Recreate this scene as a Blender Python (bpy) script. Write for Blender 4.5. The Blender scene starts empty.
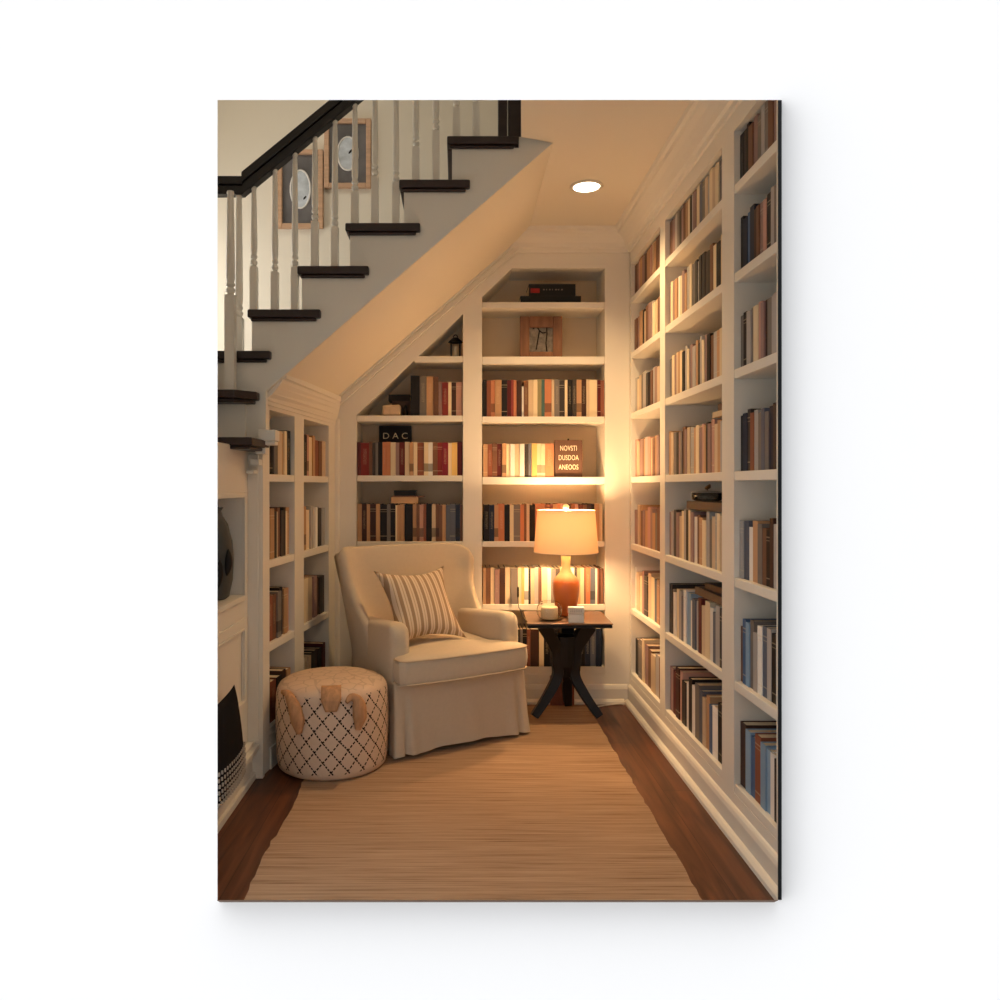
import bpy, bmesh, math, random
from mathutils import Vector, Matrix
R = math.radians
C = bpy.context.scene.collection
S = bpy.context.scene

# ------------------------------------------------------------------ camera
FOC, VX, VY, EYE = 750.0, 458.0, 486.0, 1.3
cam = bpy.data.cameras.new('camera'); cam_o = bpy.data.objects.new('camera', cam); C.objects.link(cam_o)
cam.sensor_width = 36; cam.lens = 36 * FOC / 1000
cam.shift_x = (500 - VX) / 1000; cam.shift_y = -(500 - VY) / 1000
cam.clip_start = 0.02
cam_o.location = (0, 0, EYE); cam_o.rotation_euler = (R(90), 0, 0)
S.camera = cam_o

# ------------------------------------------------------------------ world: light graded to whiten the front wall, dim straight behind the viewer
W = bpy.data.worlds.new('world'); S.world = W; W.use_nodes = True
nt = W.node_tree; nt.nodes.clear()
def nd(t, kind, **kw):
    n = t.nodes.new(kind)
    for k, v in kw.items():
        setattr(n, k, v)
    return n
wo = nd(nt, 'ShaderNodeOutputWorld'); bg = nd(nt, 'ShaderNodeBackground'); tc = nd(nt, 'ShaderNodeTexCoord')
def dotw(vec):
    d = nd(nt, 'ShaderNodeVectorMath', operation='DOT_PRODUCT'); d.inputs[1].default_value = vec
    nt.links.new(tc.outputs['Generated'], d.inputs[0]); return d.outputs['Value']
mr = nd(nt, 'ShaderNodeMapRange'); nt.links.new(dotw((0, -1, 0)), mr.inputs['Value'])
mr.interpolation_type = 'SMOOTHSTEP'
mr.inputs['From Min'].default_value = 0.05; mr.inputs['From Max'].default_value = 0.48
mr.inputs['To Min'].default_value = 6.55; mr.inputs['To Max'].default_value = 0.58
mr2 = nd(nt, 'ShaderNodeMapRange'); nt.links.new(dotw((-0.707, 0, 0.707)), mr2.inputs['Value'])
mr2.inputs['From Min'].default_value = -1; mr2.inputs['From Max'].default_value = 1
mr2.inputs['To Min'].default_value = 0.12; mr2.inputs['To Max'].default_value = 1.88
mu = nd(nt, 'ShaderNodeMath', operation='MULTIPLY')
nt.links.new(mr.outputs[0], mu.inputs[0]); nt.links.new(mr2.outputs[0], mu.inputs[1])
bg.inputs['Color'].default_value = (1.0, 1.008, 1.025, 1)
nt.links.new(mu.outputs[0], bg.inputs['Strength']); nt.links.new(bg.outputs[0], wo.inputs[0])

# ------------------------------------------------------------------ exposure
S.view_settings.view_transform = 'Standard'; S.view_settings.look = 'None'
S.view_settings.exposure = 0.0; S.view_settings.gamma = 1.0; S.view_settings.use_curve_mapping = False

def light(name, kind, loc, rot, energy, color, **kw):
    l = bpy.data.lights.new(name, kind); l.energy = energy; l.color = color
    for k, v in kw.items(): setattr(l, k, v)
    o = bpy.data.objects.new(name, l); C.objects.link(o); o.location = loc; o.rotation_euler = rot
    return o
XLW = -.922
# unseen fill light above the stairwell, added to brighten the stair wall
light('stair_fill_light', 'AREA', (-1.0, 3.5, 4.36), (0, 0, 0), 10, (1.0, 0.93, 0.82), shape='DISK', size=0.9)
# daylight through a window low in the stairwell's left wall
light('stair_window_light', 'AREA', (-2.05, 4.15, 2.35), (0, R(-90), 0), 17, (1.0, 0.98, 0.95), shape='RECTANGLE', size=1.0, size_y=0.9)
# unseen cool fill at the near left, added to cool the lower right shelves
light('near_cool_fill', 'AREA', (XLW, 1.95, .70), (0, R(-90), 0), 4.2, (0.55, 0.80, 1.0), shape='RECTANGLE', size=.8, size_y=.6)
LAMP_W, SPOT_W = 18.5, 120.0

# ------------------------------------------------------------------ helpers
def lin(c):
    return tuple(((x / 255) / 12.92 if x / 255 <= 0.04045 else ((x / 255 + 0.055) / 1.055) ** 2.4) for x in c)
def at(x, y, Y):
    return Vector(((x - VX) * Y / FOC, Y, EYE - (y - VY) * Y / FOC))
def px(x, Y): return (x - VX) * Y / FOC
def pz(y, Y): return EYE - (y - VY) * Y / FOC

class MB:
    def __init__(s): s.bm = bmesh.new()
    def box(s, x0, x1, y0, y1, z0, z1, mi=0):
        v = [s.bm.verts.new((x, y, z)) for z in (z0, z1) for y in (y0, y1) for x in (x0, x1)]
        for f in ((0, 2, 3, 1), (4, 5, 7, 6), (0, 1, 5, 4), (2, 6, 7, 3), (0, 4, 6, 2), (1, 3, 7, 5)):
            s.bm.faces.new([v[i] for i in f]).material_index = mi
        return s
    def hexa(s, p, q, mi=0):
        """two loops of equal length -> closed prism"""
        a = [s.bm.verts.new(x) for x in p]; b = [s.bm.verts.new(x) for x in q]
        n = len(a)
        fs = [s.bm.faces.new(a[::-1]), s.bm.faces.new(b)]
        for i in range(n):
            fs.append(s.bm.faces.new((a[i], a[(i + 1) % n], b[(i + 1) % n], b[i])))
        for f in fs: f.material_index = mi
        return s
    def prism_y(s, poly, y0, y1, mi=0):
        return s.hexa([(x, y0, z) for x, z in poly], [(x, y1, z) for x, z in poly], mi)
    def prism_x(s, poly, x0, x1, mi=0):
        return s.hexa([(x0, y, z) for y, z in poly], [(x1, y, z) for y, z in poly], mi)
    def prism_z(s, poly, z0, z1, mi=0):
        return s.hexa([(x, y, z0) for x, y in poly], [(x, y, z1) for x, y in poly], mi)
    def sweep(s, prof, a, b):
        """profile of (out, z) offsets along segment a->b; out is to the right-hand side of a->b"""
        a = Vector(a); b = Vector(b); d = (b - a); h = Vector((d.x, d.y, 0)).normalized(); n = Vector((h.y, -h.x, 0))
        f = lambda p: [p + n * o + Vector((0, 0, z)) for o, z in prof]
        return s.hexa(f(a), f(b))
    def lathe(s, prof, c=(0, 0, 0), seg=32, cap=True):
        c = Vector(c); rings = []
        for r, z in prof:
            rings.append([s.bm.verts.new(c + Vector((r * math.cos(2 * math.pi * i / seg), r * math.sin(2 * math.pi * i / seg), z))) for i in range(seg)])
        for a, b in zip(rings, rings[1:]):
            for i in range(seg):
                s.bm.faces.new((a[i], a[(i + 1) % seg], b[(i + 1) % seg], b[i]))
        if cap:
            s.bm.faces.new(rings[0][::-1]); s.bm.faces.new(rings[-1])
        return s
    def tube(s, pts, rad, seg=10, closed=False, flat=1.0):
        pts = [Vector(p) for p in pts]; n = len(pts)
        if not hasattr(rad, '__len__'): rad = [rad] * n
        rings = []; up = None
        for i, p in enumerate(pts):
            if closed: t = pts[(i + 1) % n] - pts[i - 1]
            else: t = pts[min(i + 1, n - 1)] - pts[max(i - 1, 0)]
            t.normalize()
            if up is None: up = t.orthogonal().normalized()
            up = (up - t * up.dot(t)).normalized(); sd = t.cross(up)
            rings.append([s.bm.verts.new(p + (up * math.cos(2 * math.pi * k / seg) * flat + sd * math.sin(2 * math.pi * k / seg)) * rad[i]) for k in range(seg)])
        m = n if closed else n - 1
        for i in range(m):
            a, b = rings[i], rings[(i + 1) % n]
            for k in range(seg): s.bm.faces.new((a[k], a[(k + 1) % seg], b[(k + 1) % seg], b[k]))
        if not closed:
            s.bm.faces.new(rings[0][::-1]); s.bm.faces.new(rings[-1])
        return s
    def build(s, name, mat, parent=None, smooth=False, bevel=0, seg=2, sub=0, ang=40):
        bmesh.ops.recalc_face_normals(s.bm, faces=s.bm.faces[:])
        me = bpy.data.meshes.new(name); s.bm.to_mesh(me); s.bm.free()
        for m in (mat if isinstance(mat, (list, tuple)) else [mat]): me.materials.append(m)
        if smooth:
            for p in me.polygons: p.use_smooth = True
        o = bpy.data.objects.new(name, me); C.objects.link(o)
        if parent: o.parent = parent
        if bevel:
            b = o.modifiers.new('bevel', 'BEVEL'); b.width = bevel; b.segments = seg; b.limit_method = 'ANGLE'; b.angle_limit = R(ang)
            for p in me.polygons: p.use_smooth = True
            try: b.harden_normals = True
            except Exception: pass
        if sub:
            m = o.modifiers.new('sub', 'SUBSURF'); m.levels = sub; m.render_levels = sub
        return o

def tag(o, label, cat, group=None, kind=None):
    o['label'] = label; o['category'] = cat
    if group: o['group'] = group
    if kind: o['kind'] = kind
    return o
def thing(name, label, cat, loc=(0, 0, 0), rz=0, group=None):
    o = bpy.data.objects.new(name, None); C.objects.link(o); o.empty_display_size = .05
    o.location = loc; o.rotation_euler = (0, 0, rz)
    return tag(o, label, cat, group)
def struct(o): o['kind'] = 'structure'; return o

def smooth_closed(pts, n=8):
    out = []; m = len(pts)
    for i in range(m):
        p0, p1, p2, p3 = [Vector(pts[(i + k - 1) % m]) for k in range(4)]
        for j in range(n):
            t = j / n
            out.append(0.5 * ((2 * p1) + (p2 - p0) * t + (2 * p0 - 5 * p1 + 4 * p2 - p3) * t * t + (3 * p1 - p0 - 3 * p2 + p3) * t ** 3))
    return out
def smooth_open(pts, n=8):
    P = [Vector(p) for p in pts]; P = [P[0] * 2 - P[1]] + P + [P[-1] * 2 - P[-2]]; out = []
    for i in range(1, len(P) - 2):
        p0, p1, p2, p3 = P[i - 1:i + 3]
        for j in range(n):
            t = j / n
            out.append(0.5 * ((2 * p1) + (p2 - p0) * t + (2 * p0 - 5 * p1 + 4 * p2 - p3) * t * t + (3 * p1 - p0 - 3 * p2 + p3) * t ** 3))
    out.append(P[-2]); return out

# ------------------------------------------------------------------ materials
def mat(name, col, rough=0.5, spec=0.5, metal=0.0, noise=None, bump=None, sheen=0.0, coat=0.0):
    """noise=(scale vec, amount), bump=(scale, strength)"""
    m = bpy.data.materials.new(name); m.use_nodes = True; t = m.node_tree
    b = t.nodes['Principled BSDF']; c = lin(col)
    b.inputs['Base Color'].default_value = (*c, 1); b.inputs['Roughness'].default_value = rough
    b.inputs['Specular IOR Level'].default_value = spec; b.inputs['Metallic'].default_value = metal
    if sheen: b.inputs['Sheen Weight'].default_value = sheen
    if coat: b.inputs['Coat Weight'].default_value = coat
    if noise or bump:
        tco = nd(t, 'ShaderNodeTexCoord')
    if noise:
        mp = nd(t, 'ShaderNodeMapping'); mp.inputs['Scale'].default_value = noise[0]
        n = nd(t, 'ShaderNodeTexNoise'); n.inputs['Scale'].default_value = 1; n.inputs['Detail'].default_value = 5
        t.links.new(tco.outputs['Object'], mp.inputs[0]); t.links.new(mp.outputs[0], n.inputs['Vector'])
        r = nd(t, 'ShaderNodeMapRange'); a = noise[1]
        r.inputs['From Min'].default_value = .3; r.inputs['From Max'].default_value = .7
        r.inputs['To Min'].default_value = 1 - a; r.inputs['To Max'].default_value = 1 + a
        t.links.new(n.outputs['Fac'], r.inputs['Value'])
        v = nd(t, 'ShaderNodeVectorMath', operation='SCALE'); v.inputs[0].default_value = c
        t.links.new(r.outputs[0], v.inputs['Scale']); t.links.new(v.outputs[0], b.inputs['Base Color'])
    if bump:
        n2 = nd(t, 'ShaderNodeTexNoise'); n2.inputs['Scale'].default_value = bump[0]; n2.inputs['Detail'].default_value = 3
        t.links.new(tco.outputs['Object'], n2.inputs['Vector'])
        bp = nd(t, 'ShaderNodeBump'); bp.inputs['Strength'].default_value = bump[1]; bp.inputs['Distance'].default_value = .002
        t.links.new(n2.outputs['Fac'], bp.inputs['Height']); t.links.new(bp.outputs[0], b.inputs['Normal'])
    return m

paint = mat('cream_paint', (233, 226, 212), .45, .4, noise=((3, 3, 3), .015))
ceilpaint = mat('ceiling_paint', (232, 222, 204), .7, .2)
panelm = mat('lamplit_back_panel', (230, 207, 176), .6, .25)  # cream panel with the warm lamplight of the recesses put into its colour
wallcream = mat('stair_wall_paint', (236, 226, 206), .7, .2)
outer = mat('plain_white_wall', (250, 250, 250), .9, .0)
blackedge = mat('black_edge', (9, 10, 14), .6, .2)
darkwood = mat('espresso_wood', (44, 26, 20), .4, .5, noise=((4, 40, 40), .25))
railwood = mat('black_rail', (22, 17, 15), .4, .5)
tablewood = mat('table_black_wood', (17, 14, 13), .45, .35, noise=((30, 30, 4), .25))
tabletopw = mat('table_top_wood', (112, 86, 68), .35, .5, noise=((4, 40, 4), .2))
brownframe = mat('brown_frame_wood', (138, 96, 70), .5, .4, noise=((30, 30, 6), .25))
lightwood = mat('light_frame_wood', (202, 162, 128), .5, .4, noise=((6, 6, 60), .15))
fabric = mat('oatmeal_fabric', (206, 190, 166), .95, .1, bump=(900, .25), sheen=.15, noise=((60, 60, 60), .02))
pipingm = mat('piping_fabric', (196, 176, 150), .95, .1)
leather = mat('tan_suede', (194, 146, 106), .9, .1, noise=((60, 60, 20), .2))
paper = mat('white_card', (238, 234, 226), .7, .2)
blackm = mat('black_matte', (18, 15, 14), .55, .3)
charcoal = mat('charcoal', (40, 32, 28), .6, .3)
redm = mat('red_label', (150, 30, 26), .5, .3)
goldtxt = mat('cream_lettering', (246, 232, 202), .6, .2)
vasem = mat('dark_vase_glaze', (62, 66, 66), .45, .4, noise=((8, 8, 8), .25))
matdark = mat('grey_photo_mat', (112, 108, 106), .6, .2, noise=((6, 6, 4), .4))
matpale = mat('pale_print', (196, 202, 206), .6, .2, noise=((12, 12, 14), .35))
candle = mat('cream_wax', (238, 222, 190), .5, .4)
cordw = mat('white_cord', (224, 216, 204), .5, .3)
cordb = mat('black_cord', (20, 18, 18), .5, .3)
brass = mat('antique_brass', (150, 120, 80), .35, .5, metal=.9)
throwm = mat('black_woven_fabric', (26, 24, 25), .9, .1, bump=(200, .5))
fringem = mat('pale_stitching', (186, 176, 164), .9, .1)

def nodemat(name):
    m = bpy.data.materials.new(name); m.use_nodes = True; t = m.node_tree
    return m, t, t.nodes['Principled BSDF']
def math_(t, op, a, b=None, c=None):
    n = nd(t, 'ShaderNodeMath', operation=op)
    for i, v in enumerate((a, b, c)):
        if v is None: continue
        if isinstance(v, (int, float)): n.inputs[i].default_value = v
        else: t.links.new(v, n.inputs[i])
    return n.outputs[0]
def mixc(t, fac, a, b):
    n = nd(t, 'ShaderNodeMix', data_type='RGBA')
    if isinstance(fac, (int, float)): n.inputs[0].default_value = fac
    else: t.links.new(fac, n.inputs[0])
    for i, v in ((6, a), (7, b)):
        if isinstance(v, tuple): n.inputs[i].default_value = (*v[:3], 1)
        else: t.links.new(v, n.inputs[i])
    return n.outputs[2]

# hardwood floor: planks along Y
floorm, t, b = nodemat('hardwood_floor')
tco = nd(t, 'ShaderNodeTexCoord'); mp = nd(t, 'ShaderNodeMapping'); mp.inputs['Rotation'].default_value = (0, 0, R(90))
t.links.new(tco.outputs['Object'], mp.inputs[0])
br = nd(t, 'ShaderNodeTexBrick'); br.offset = .37; br.inputs['Scale'].default_value = 1
br.inputs['Brick Width'].default_value = 1.6; br.inputs['Row Height'].default_value = .125; br.inputs['Mortar Size'].default_value = .0012
br.inputs['Color1'].default_value = (*lin((104, 62, 38)), 1); br.inputs['Color2'].default_value = (*lin((86, 50, 31)), 1); br.inputs['Mortar'].default_value = (*lin((40, 22, 14)), 1)
t.links.new(mp.outputs[0], br.inputs['Vector'])
mp2 = nd(t, 'ShaderNodeMapping'); mp2.inputs['Scale'].default_value = (22, 1.6, 1); t.links.new(tco.outputs['Object'], mp2.inputs[0])
n1 = nd(t, 'ShaderNodeTexNoise'); n1.inputs['Scale'].default_value = 1; n1.inputs['Detail'].default_value = 7; n1.inputs['Distortion'].default_value = 1.2
t.links.new(mp2.outputs[0], n1.inputs['Vector'])
rp = nd(t, 'ShaderNodeMapRange'); rp.inputs['From Min'].default_value = .32; rp.inputs['From Max'].default_value = .68; rp.inputs['To Min'].default_value = .55; rp.inputs['To Max'].default_value = 1.5
t.links.new(n1.outputs['Fac'], rp.inputs['Value'])
sv = nd(t, 'ShaderNodeVectorMath', operation='SCALE'); t.links.new(br.outputs['Color'], sv.inputs[0]); t.links.new(rp.outputs[0], sv.inputs['Scale'])
t.links.new(sv.outputs[0], b.inputs['Base Color']); b.inputs['Roughness'].default_value = .38; b.inputs['Specular IOR Level'].default_value = .35

# rug: woven, streaks across X
rugm, t, b = nodemat('woven_rug')
tco = nd(t, 'ShaderNodeTexCoord'); mp = nd(t, 'ShaderNodeMapping'); mp.inputs['Scale'].default_value = (2.2, 95, 1)
t.links.new(tco.outputs['Object'], mp.inputs[0])
n1 = nd(t, 'ShaderNodeTexNoise'); n1.inputs['Scale'].default_value = 1; n1.inputs['Detail'].default_value = 6; n1.inputs['Roughness'].default_value = .65
t.links.new(mp.outputs[0], n1.inputs['Vector'])
cr = nd(t, 'ShaderNodeValToRGB'); e = cr.color_ramp.elements
e[0].position = .30; e[0].color = (*lin((132, 102, 78)), 1); e[1].position = .72; e[1].color = (*lin((196, 164, 132)), 1)
k = e.new(.46); k.color = (*lin((172, 138, 108)), 1)
t.links.new(n1.outputs['Fac'], cr.inputs[0]); t.links.new(cr.outputs[0], b.inputs['Base Color'])
b.inputs['Roughness'].default_value = .95; b.inputs['Specular IOR Level'].default_value = .1
wv = nd(t, 'ShaderNodeTexWave', bands_direction='Y'); wv.inputs['Scale'].default_value = 45; wv.inputs['Distortion'].default_value = 1.5
t.links.new(tco.outputs['Object'], wv.inputs['Vector'])
bp = nd(t, 'ShaderNodeBump'); bp.inputs['Strength'].default_value = .35; bp.inputs['Distance'].default_value = .003
t.links.new(wv.outputs['Fac'], bp.inputs['Height']); t.links.new(bp.outputs[0], b.inputs['Normal'])

# striped pillow
pillowm, t, b = nodemat('striped_ticking')
tco = nd(t, 'ShaderNodeTexCoord'); sx = nd(t, 'ShaderNodeSeparateXYZ'); t.links.new(tco.outputs['Object'], sx.inputs[0])
u = math_(t, 'FRACT', math_(t, 'MULTIPLY', math_(t, 'ADD', sx.outputs['X'], 1.0), 1 / .040))
s1 = math_(t, 'GREATER_THAN', u, .58); s2 = math_(t, 'LESS_THAN', math_(t, 'ABSOLUTE', math_(t, 'SUBTRACT', u, .30)), .045)
c1 = mixc(t, s1, lin((226, 206, 180)), lin((172, 144, 116)))
c2 = mixc(t, s2, c1, lin((196, 168, 136)))
t.links.new(c2, b.inputs['Base Color']); b.inputs['Roughness'].default_value = .95; b.inputs['Specular IOR Level'].default_value = .1

# pouf side: diamond lattice of dashed stitches
poufm, t, b = nodemat('stitched_pouf_cotton')
tco = nd(t, 'ShaderNodeTexCoord'); sx = nd(t, 'ShaderNodeSeparateXYZ'); t.links.new(tco.outputs['Object'], sx.inputs[0])
th = math_(t, 'ARCTAN2', sx.outputs['Y'], sx.outputs['X'])
aa = math_(t, 'MULTIPLY', th, 22 / (2 * math.pi)); zz = math_(t, 'MULTIPLY', sx.outputs['Z'], 1 / .088)
nz = nd(t, 'ShaderNodeTexNoise'); nz.inputs['Scale'].default_value = 9; t.links.new(tco.outputs['Object'], nz.inputs['Vector'])
wob = math_(t, 'MULTIPLY', math_(t, 'SUBTRACT', nz.outputs['Fac'], .5), .22)
p = math_(t, 'ADD', math_(t, 'ADD', aa, zz), wob); q = math_(t, 'SUBTRACT', math_(t, 'SUBTRACT', aa, zz), wob)
def lines(p, q, dash):
    d = math_(t, 'ABSOLUTE', math_(t, 'SUBTRACT', math_(t, 'FRACT', p), .5))
    l = math_(t, 'LESS_THAN', d, .058)
    g = math_(t, 'GREATER_THAN', math_(t, 'FRACT', math_(t, 'MULTIPLY', q, dash)), .30)
    return math_(t, 'MULTIPLY', l, g)
ln = math_(t, 'MAXIMUM', lines(p, q, 4), lines(q, p, 3))
side = math_(t, 'LESS_THAN', sx.outputs['Z'], .366); low = math_(t, 'GREATER_THAN', sx.outputs['Z'], .03)
ln = math_(t, 'MULTIPLY', math_(t, 'MULTIPLY', ln, side), low)
b.inputs['Roughness'].default_value = .95; b.inputs['Specular IOR Level'].default_value = .1
vo = nd(t, 'ShaderNodeTexVoronoi', feature='DISTANCE_TO_EDGE'); vo.inputs['Scale'].default_value = 17
t.links.new(tco.outputs['Object'], vo.inputs['Vector'])
tl = math_(t, 'MULTIPLY', math_(t, 'MULTIPLY', math_(t, 'LESS_THAN', vo.outputs['Distance'], .05), math_(t, 'GREATER_THAN', sx.outputs['Z'], .385)), .22)
t.links.new(mixc(t, tl, mixc(t, ln, lin((222, 194, 168)), lin((46, 32, 30))), lin((120, 90, 72))), b.inputs['Base Color'])
bp = nd(t, 'ShaderNodeBump'); bp.inputs['Strength'].default_value = .6; bp.inputs['Distance'].default_value = .008
t.links.new(math_(t, 'MINIMUM', vo.outputs['Distance'], .12), bp.inputs['Height']); t.links.new(bp.outputs[0], b.inputs['Normal'])

# books: colour comes from the object, three spine patterns
def bookmat(kind):
    m, t, b = nodemat('book_cover_' + kind)
    oi = nd(t, 'ShaderNodeObjectInfo'); col = oi.outputs['Color']
    tco = nd(t, 'ShaderNodeTexCoord'); sx = nd(t, 'ShaderNodeSeparateXYZ'); t.links.new(tco.outputs['Generated'], sx.inputs[0])
    z = sx.outputs['Z']
    light_c = mixc(t, .32, col, (.75, .62, .42)); dark_c = mixc(t, .6, col, (.02, .016, .014))
    def band(c, w): return math_(t, 'LESS_THAN', math_(t, 'ABSOLUTE', math_(t, 'SUBTRACT', z, c)), w)
    if kind == 'banded':
        col = mixc(t, math_(t, 'MAXIMUM', band(.14, .010), math_(t, 'MAXIMUM', band(.86, .010), band(.80, .006))), col, light_c)
    if kind == 'titled':
        nn = nd(t, 'ShaderNodeTexNoise'); nn.inputs['Scale'].default_value = 30; t.links.new(tco.outputs['Generated'], nn.inputs['Vector'])
        mid = math_(t, 'LESS_THAN', math_(t, 'ABSOLUTE', math_(t, 'SUBTRACT', sx.outputs['X'], .5)), .22)
        k = math_(t, 'MULTIPLY', math_(t, 'MULTIPLY', band(.58, .24), mid), math_(t, 'GREATER_THAN', nn.outputs['Fac'], .54))
        col = mixc(t, k, col, light_c)
    if kind == 'label':
        col = mixc(t, band(.24, .12), col, dark_c)
    t.links.new(col, b.inputs['Base Color']); b.inputs['Roughness'].default_value = .55; b.inputs['Specular IOR Level'].default_value = .3
    return m
BM = [bookmat(k) for k in ('plain', 'banded', 'titled', 'label')]
pagem = mat('book_pages', (226, 208, 178), .9, .1, noise=((400, 2, 2), .12))
massm, t, b = nodemat('small_book_covers')
at_ = nd(t, 'ShaderNodeVertexColor'); at_.layer_name = 'cover'; t.links.new(at_.outputs['Color'], b.inputs['Base Color']); b.inputs['Roughness'].default_value = .6

# lamp shade: thin translucent linen
shadem = bpy.data.materials.new('lamp_shade_linen'); shadem.use_nodes = True; t = shadem.node_tree; t.nodes.clear()
o_ = nd(t, 'ShaderNodeOutputMaterial'); df = nd(t, 'ShaderNodeBsdfDiffuse'); tr = nd(t, 'ShaderNodeBsdfTranslucent'); mx = nd(t, 'ShaderNodeMixShader')
df.inputs[0].default_value = (*lin((240, 214, 170)), 1); tr.inputs[0].default_value = (.95, .455, .22, 1); mx.inputs[0].default_value = .038
t.links.new(df.outputs[0], mx.inputs[1]); t.links.new(tr.outputs[0], mx.inputs[2]); t.links.new(mx.outputs[0], o_.inputs[0])
# lamp base: glazed, orange-brown below blending to cream above
lampm, t, b = nodemat('amber_glaze')
tco = nd(t, 'ShaderNodeTexCoord'); sx = nd(t, 'ShaderNodeSeparateXYZ'); t.links.new(tco.outputs['Object'], sx.inputs[0])
nz = nd(t, 'ShaderNodeTexNoise'); nz.inputs['Scale'].default_value = 25; t.links.new(tco.outputs['Object'], nz.inputs['Vector'])
f = math_(t, 'ADD', math_(t, 'MULTIPLY', math_(t, 'SUBTRACT', sx.outputs['Z'], .19), 14), math_(t, 'MULTIPLY', math_(t, 'SUBTRACT', nz.outputs['Fac'], .5), .5))
fc = nd(t, 'ShaderNodeClamp'); t.links.new(f, fc.inputs[0])
t.links.new(mixc(t, fc.outputs[0], lin((190, 104, 52)), lin((240, 214, 170))), b.inputs['Base Color']); b.inputs['Roughness'].default_value = .3
def emis(name, col, st):
    m = bpy.data.materials.new(name); m.use_nodes = True; t = m.node_tree; t.nodes.clear()
    o_ = nd(t, 'ShaderNodeOutputMaterial'); e = nd(t, 'ShaderNodeEmission'); e.inputs[0].default_value = (*col, 1); e.inputs[1].default_value = st
    t.links.new(e.outputs[0], o_.inputs[0]); return m
glass = bpy.data.materials.new('clear_glass'); glass.use_nodes = True
g = glass.node_tree.nodes['Principled BSDF']; g.inputs['Transmission Weight'].default_value = 1; g.inputs['Roughness'].default_value = .02
g.inputs['IOR'].default_value = 1.25; g.inputs['Base Color'].default_value = (.95, .93, .88, 1)

# ------------------------------------------------------------------ structure
YF, YS, YB, YW = 1.50, 3.33, 4.50, 4.80      # front wall, stair face, back bookcase face, back wall
CZ = 2.823                                    # ceiling
XR = 1.032                                    # right bookcase face
def sof(X): return 1.735 + .866 * (X + .835)  # sloped underside of the stairs

struct(MB().box(-2.2, 1.36, YF + .04, 4.9, -.06, 0).build('floor', floorm))
struct(MB().box(-2.2, 1.5, YW, YW + .08, -.06, 4.4).build('wall_back', wallcream))
struct(MB().box(1.34, 1.42, YF + .04, YW, -.06, 4.4).build('wall_right', paint))
struct(MB().box(-2.2, -2.1, YF + .04, YW, -.06, 4.4).build('wall_left', wallcream))
struct(MB().box(-2.2, 1.5, YF + .04, YW + .08, 4.4, 4.46).build('ceiling_stairwell', wallcream))
struct(MB().prism_z([(.25, YF + .04), (1.34, YF + .04), (1.34, YW), (.422, YW), (.422, YS), (.278, 3.275), (.25, 2.96)], CZ, CZ + .16).build('ceiling', ceilpaint))
# sloped ceiling below the stairs
xa, xb = -.95, .422
struct(MB().prism_y([(xa, sof(xa)), (xb, CZ), (xb, CZ + .03), (xa - .02, sof(xa) + .02)], YS + .002, YW).build('ceiling_sloped', ceilpaint))

# white wall this room opens through
X0, X1, Z0, Z1 = px(217.5, YF), px(781.7, YF), pz(900, YF), pz(100, YF)
m = MB(); bm = m.bm
def ring(x0, x1, z0, z1, y): return [bm.verts.new(v) for v in ((x0, y, z0), (x1, y, z0), (x1, y, z1), (x0, y, z1))]
fo, fi = ring(-3.4, 3.4, -2.2, 5, YF), ring(X0, X1, Z0, Z1, YF)
bi, bo = ring(X0 - .06, 1.03, -.02, Z1 + .06, YF + .04), ring(-3.4, 3.4, -2.2, 5, YF + .04)
for a, b_ in ((fo, fi), (fi, bi), (bi, bo), (bo, fo)):
    for i in range(4): bm.faces.new((a[i], a[(i + 1) % 4], b_[(i + 1) % 4], b_[i]))
struct(m.build('wall_front', outer))
# lips of the opening: black on the right; thin ledge below added for its shadow
xe = px(778.2, YF)
LP = .016; kp = (YF - LP) / YF
struct(MB().hexa([(xe * kp, YF - LP, EYE + (Z0 - EYE) * kp), (X1 * kp, YF - LP, EYE + (Z0 - EYE) * kp), (X1, YF + .002, Z0), (xe, YF + .002, Z0)],
                 [(xe * kp, YF - LP, EYE + (Z1 - EYE) * kp), (X1 * kp, YF - LP, EYE + (Z1 - EYE) * kp), (X1, YF + .002, Z1), (xe, YF + .002, Z1)]).build('trim_1', blackedge))
struct(MB().prism_x([(YF - .001, Z0 - .004), (YF - .001, Z0), (YF - .020, EYE + (Z0 - EYE) * (YF - .020) / YF), (YF - .020, EYE + (Z0 - EYE) * (YF - .020) / YF - .001)], X0 * kp, xe * (YF - .020) / YF - .0003).build('trim_2', mat('shadow_ledge_brown', (96, 72, 54), .6, .2)))

# mouldings
crown = [(0, -.125), (.012, -.125), (.016, -.105), (.03, -.10), (.04, -.075), (.062, -.05), (.085, -.035), (.09, -.02), (.105, -.016), (.112, 0), (0, 0)]
struct(MB().sweep(crown, (XR, YF + .04, CZ), (XR, YB, CZ)).build('trim_3', paint) if False else MB().sweep([(-o, z) for o, z in crown], (XR, YF + .04, CZ), (XR, YB, CZ)).build('trim_3', paint))
m = MB()
m.hexa([(.422 + z / .866, YB - o, CZ + z) for o, z in crown], [(XR, YB - o, CZ + z) for o, z in crown])
struct(m.build('trim_4', paint))
def slopeband(x0, x1, d0, d1, out):
    n = Vector((.866, -1)).normalized()   # away from the sloped ceiling, down-right
    P = [(x0 + n.x * d0, sof(x0) + n.y * d0), (x1 + n.x * d0, sof(x1) + n.y * d0), (x1 + n.x * d1, sof(x1) + n.y * d1), (x0 + n.x * d1, sof(x0) + n.y * d1)]
    return P, YB - out
m = MB()
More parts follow.
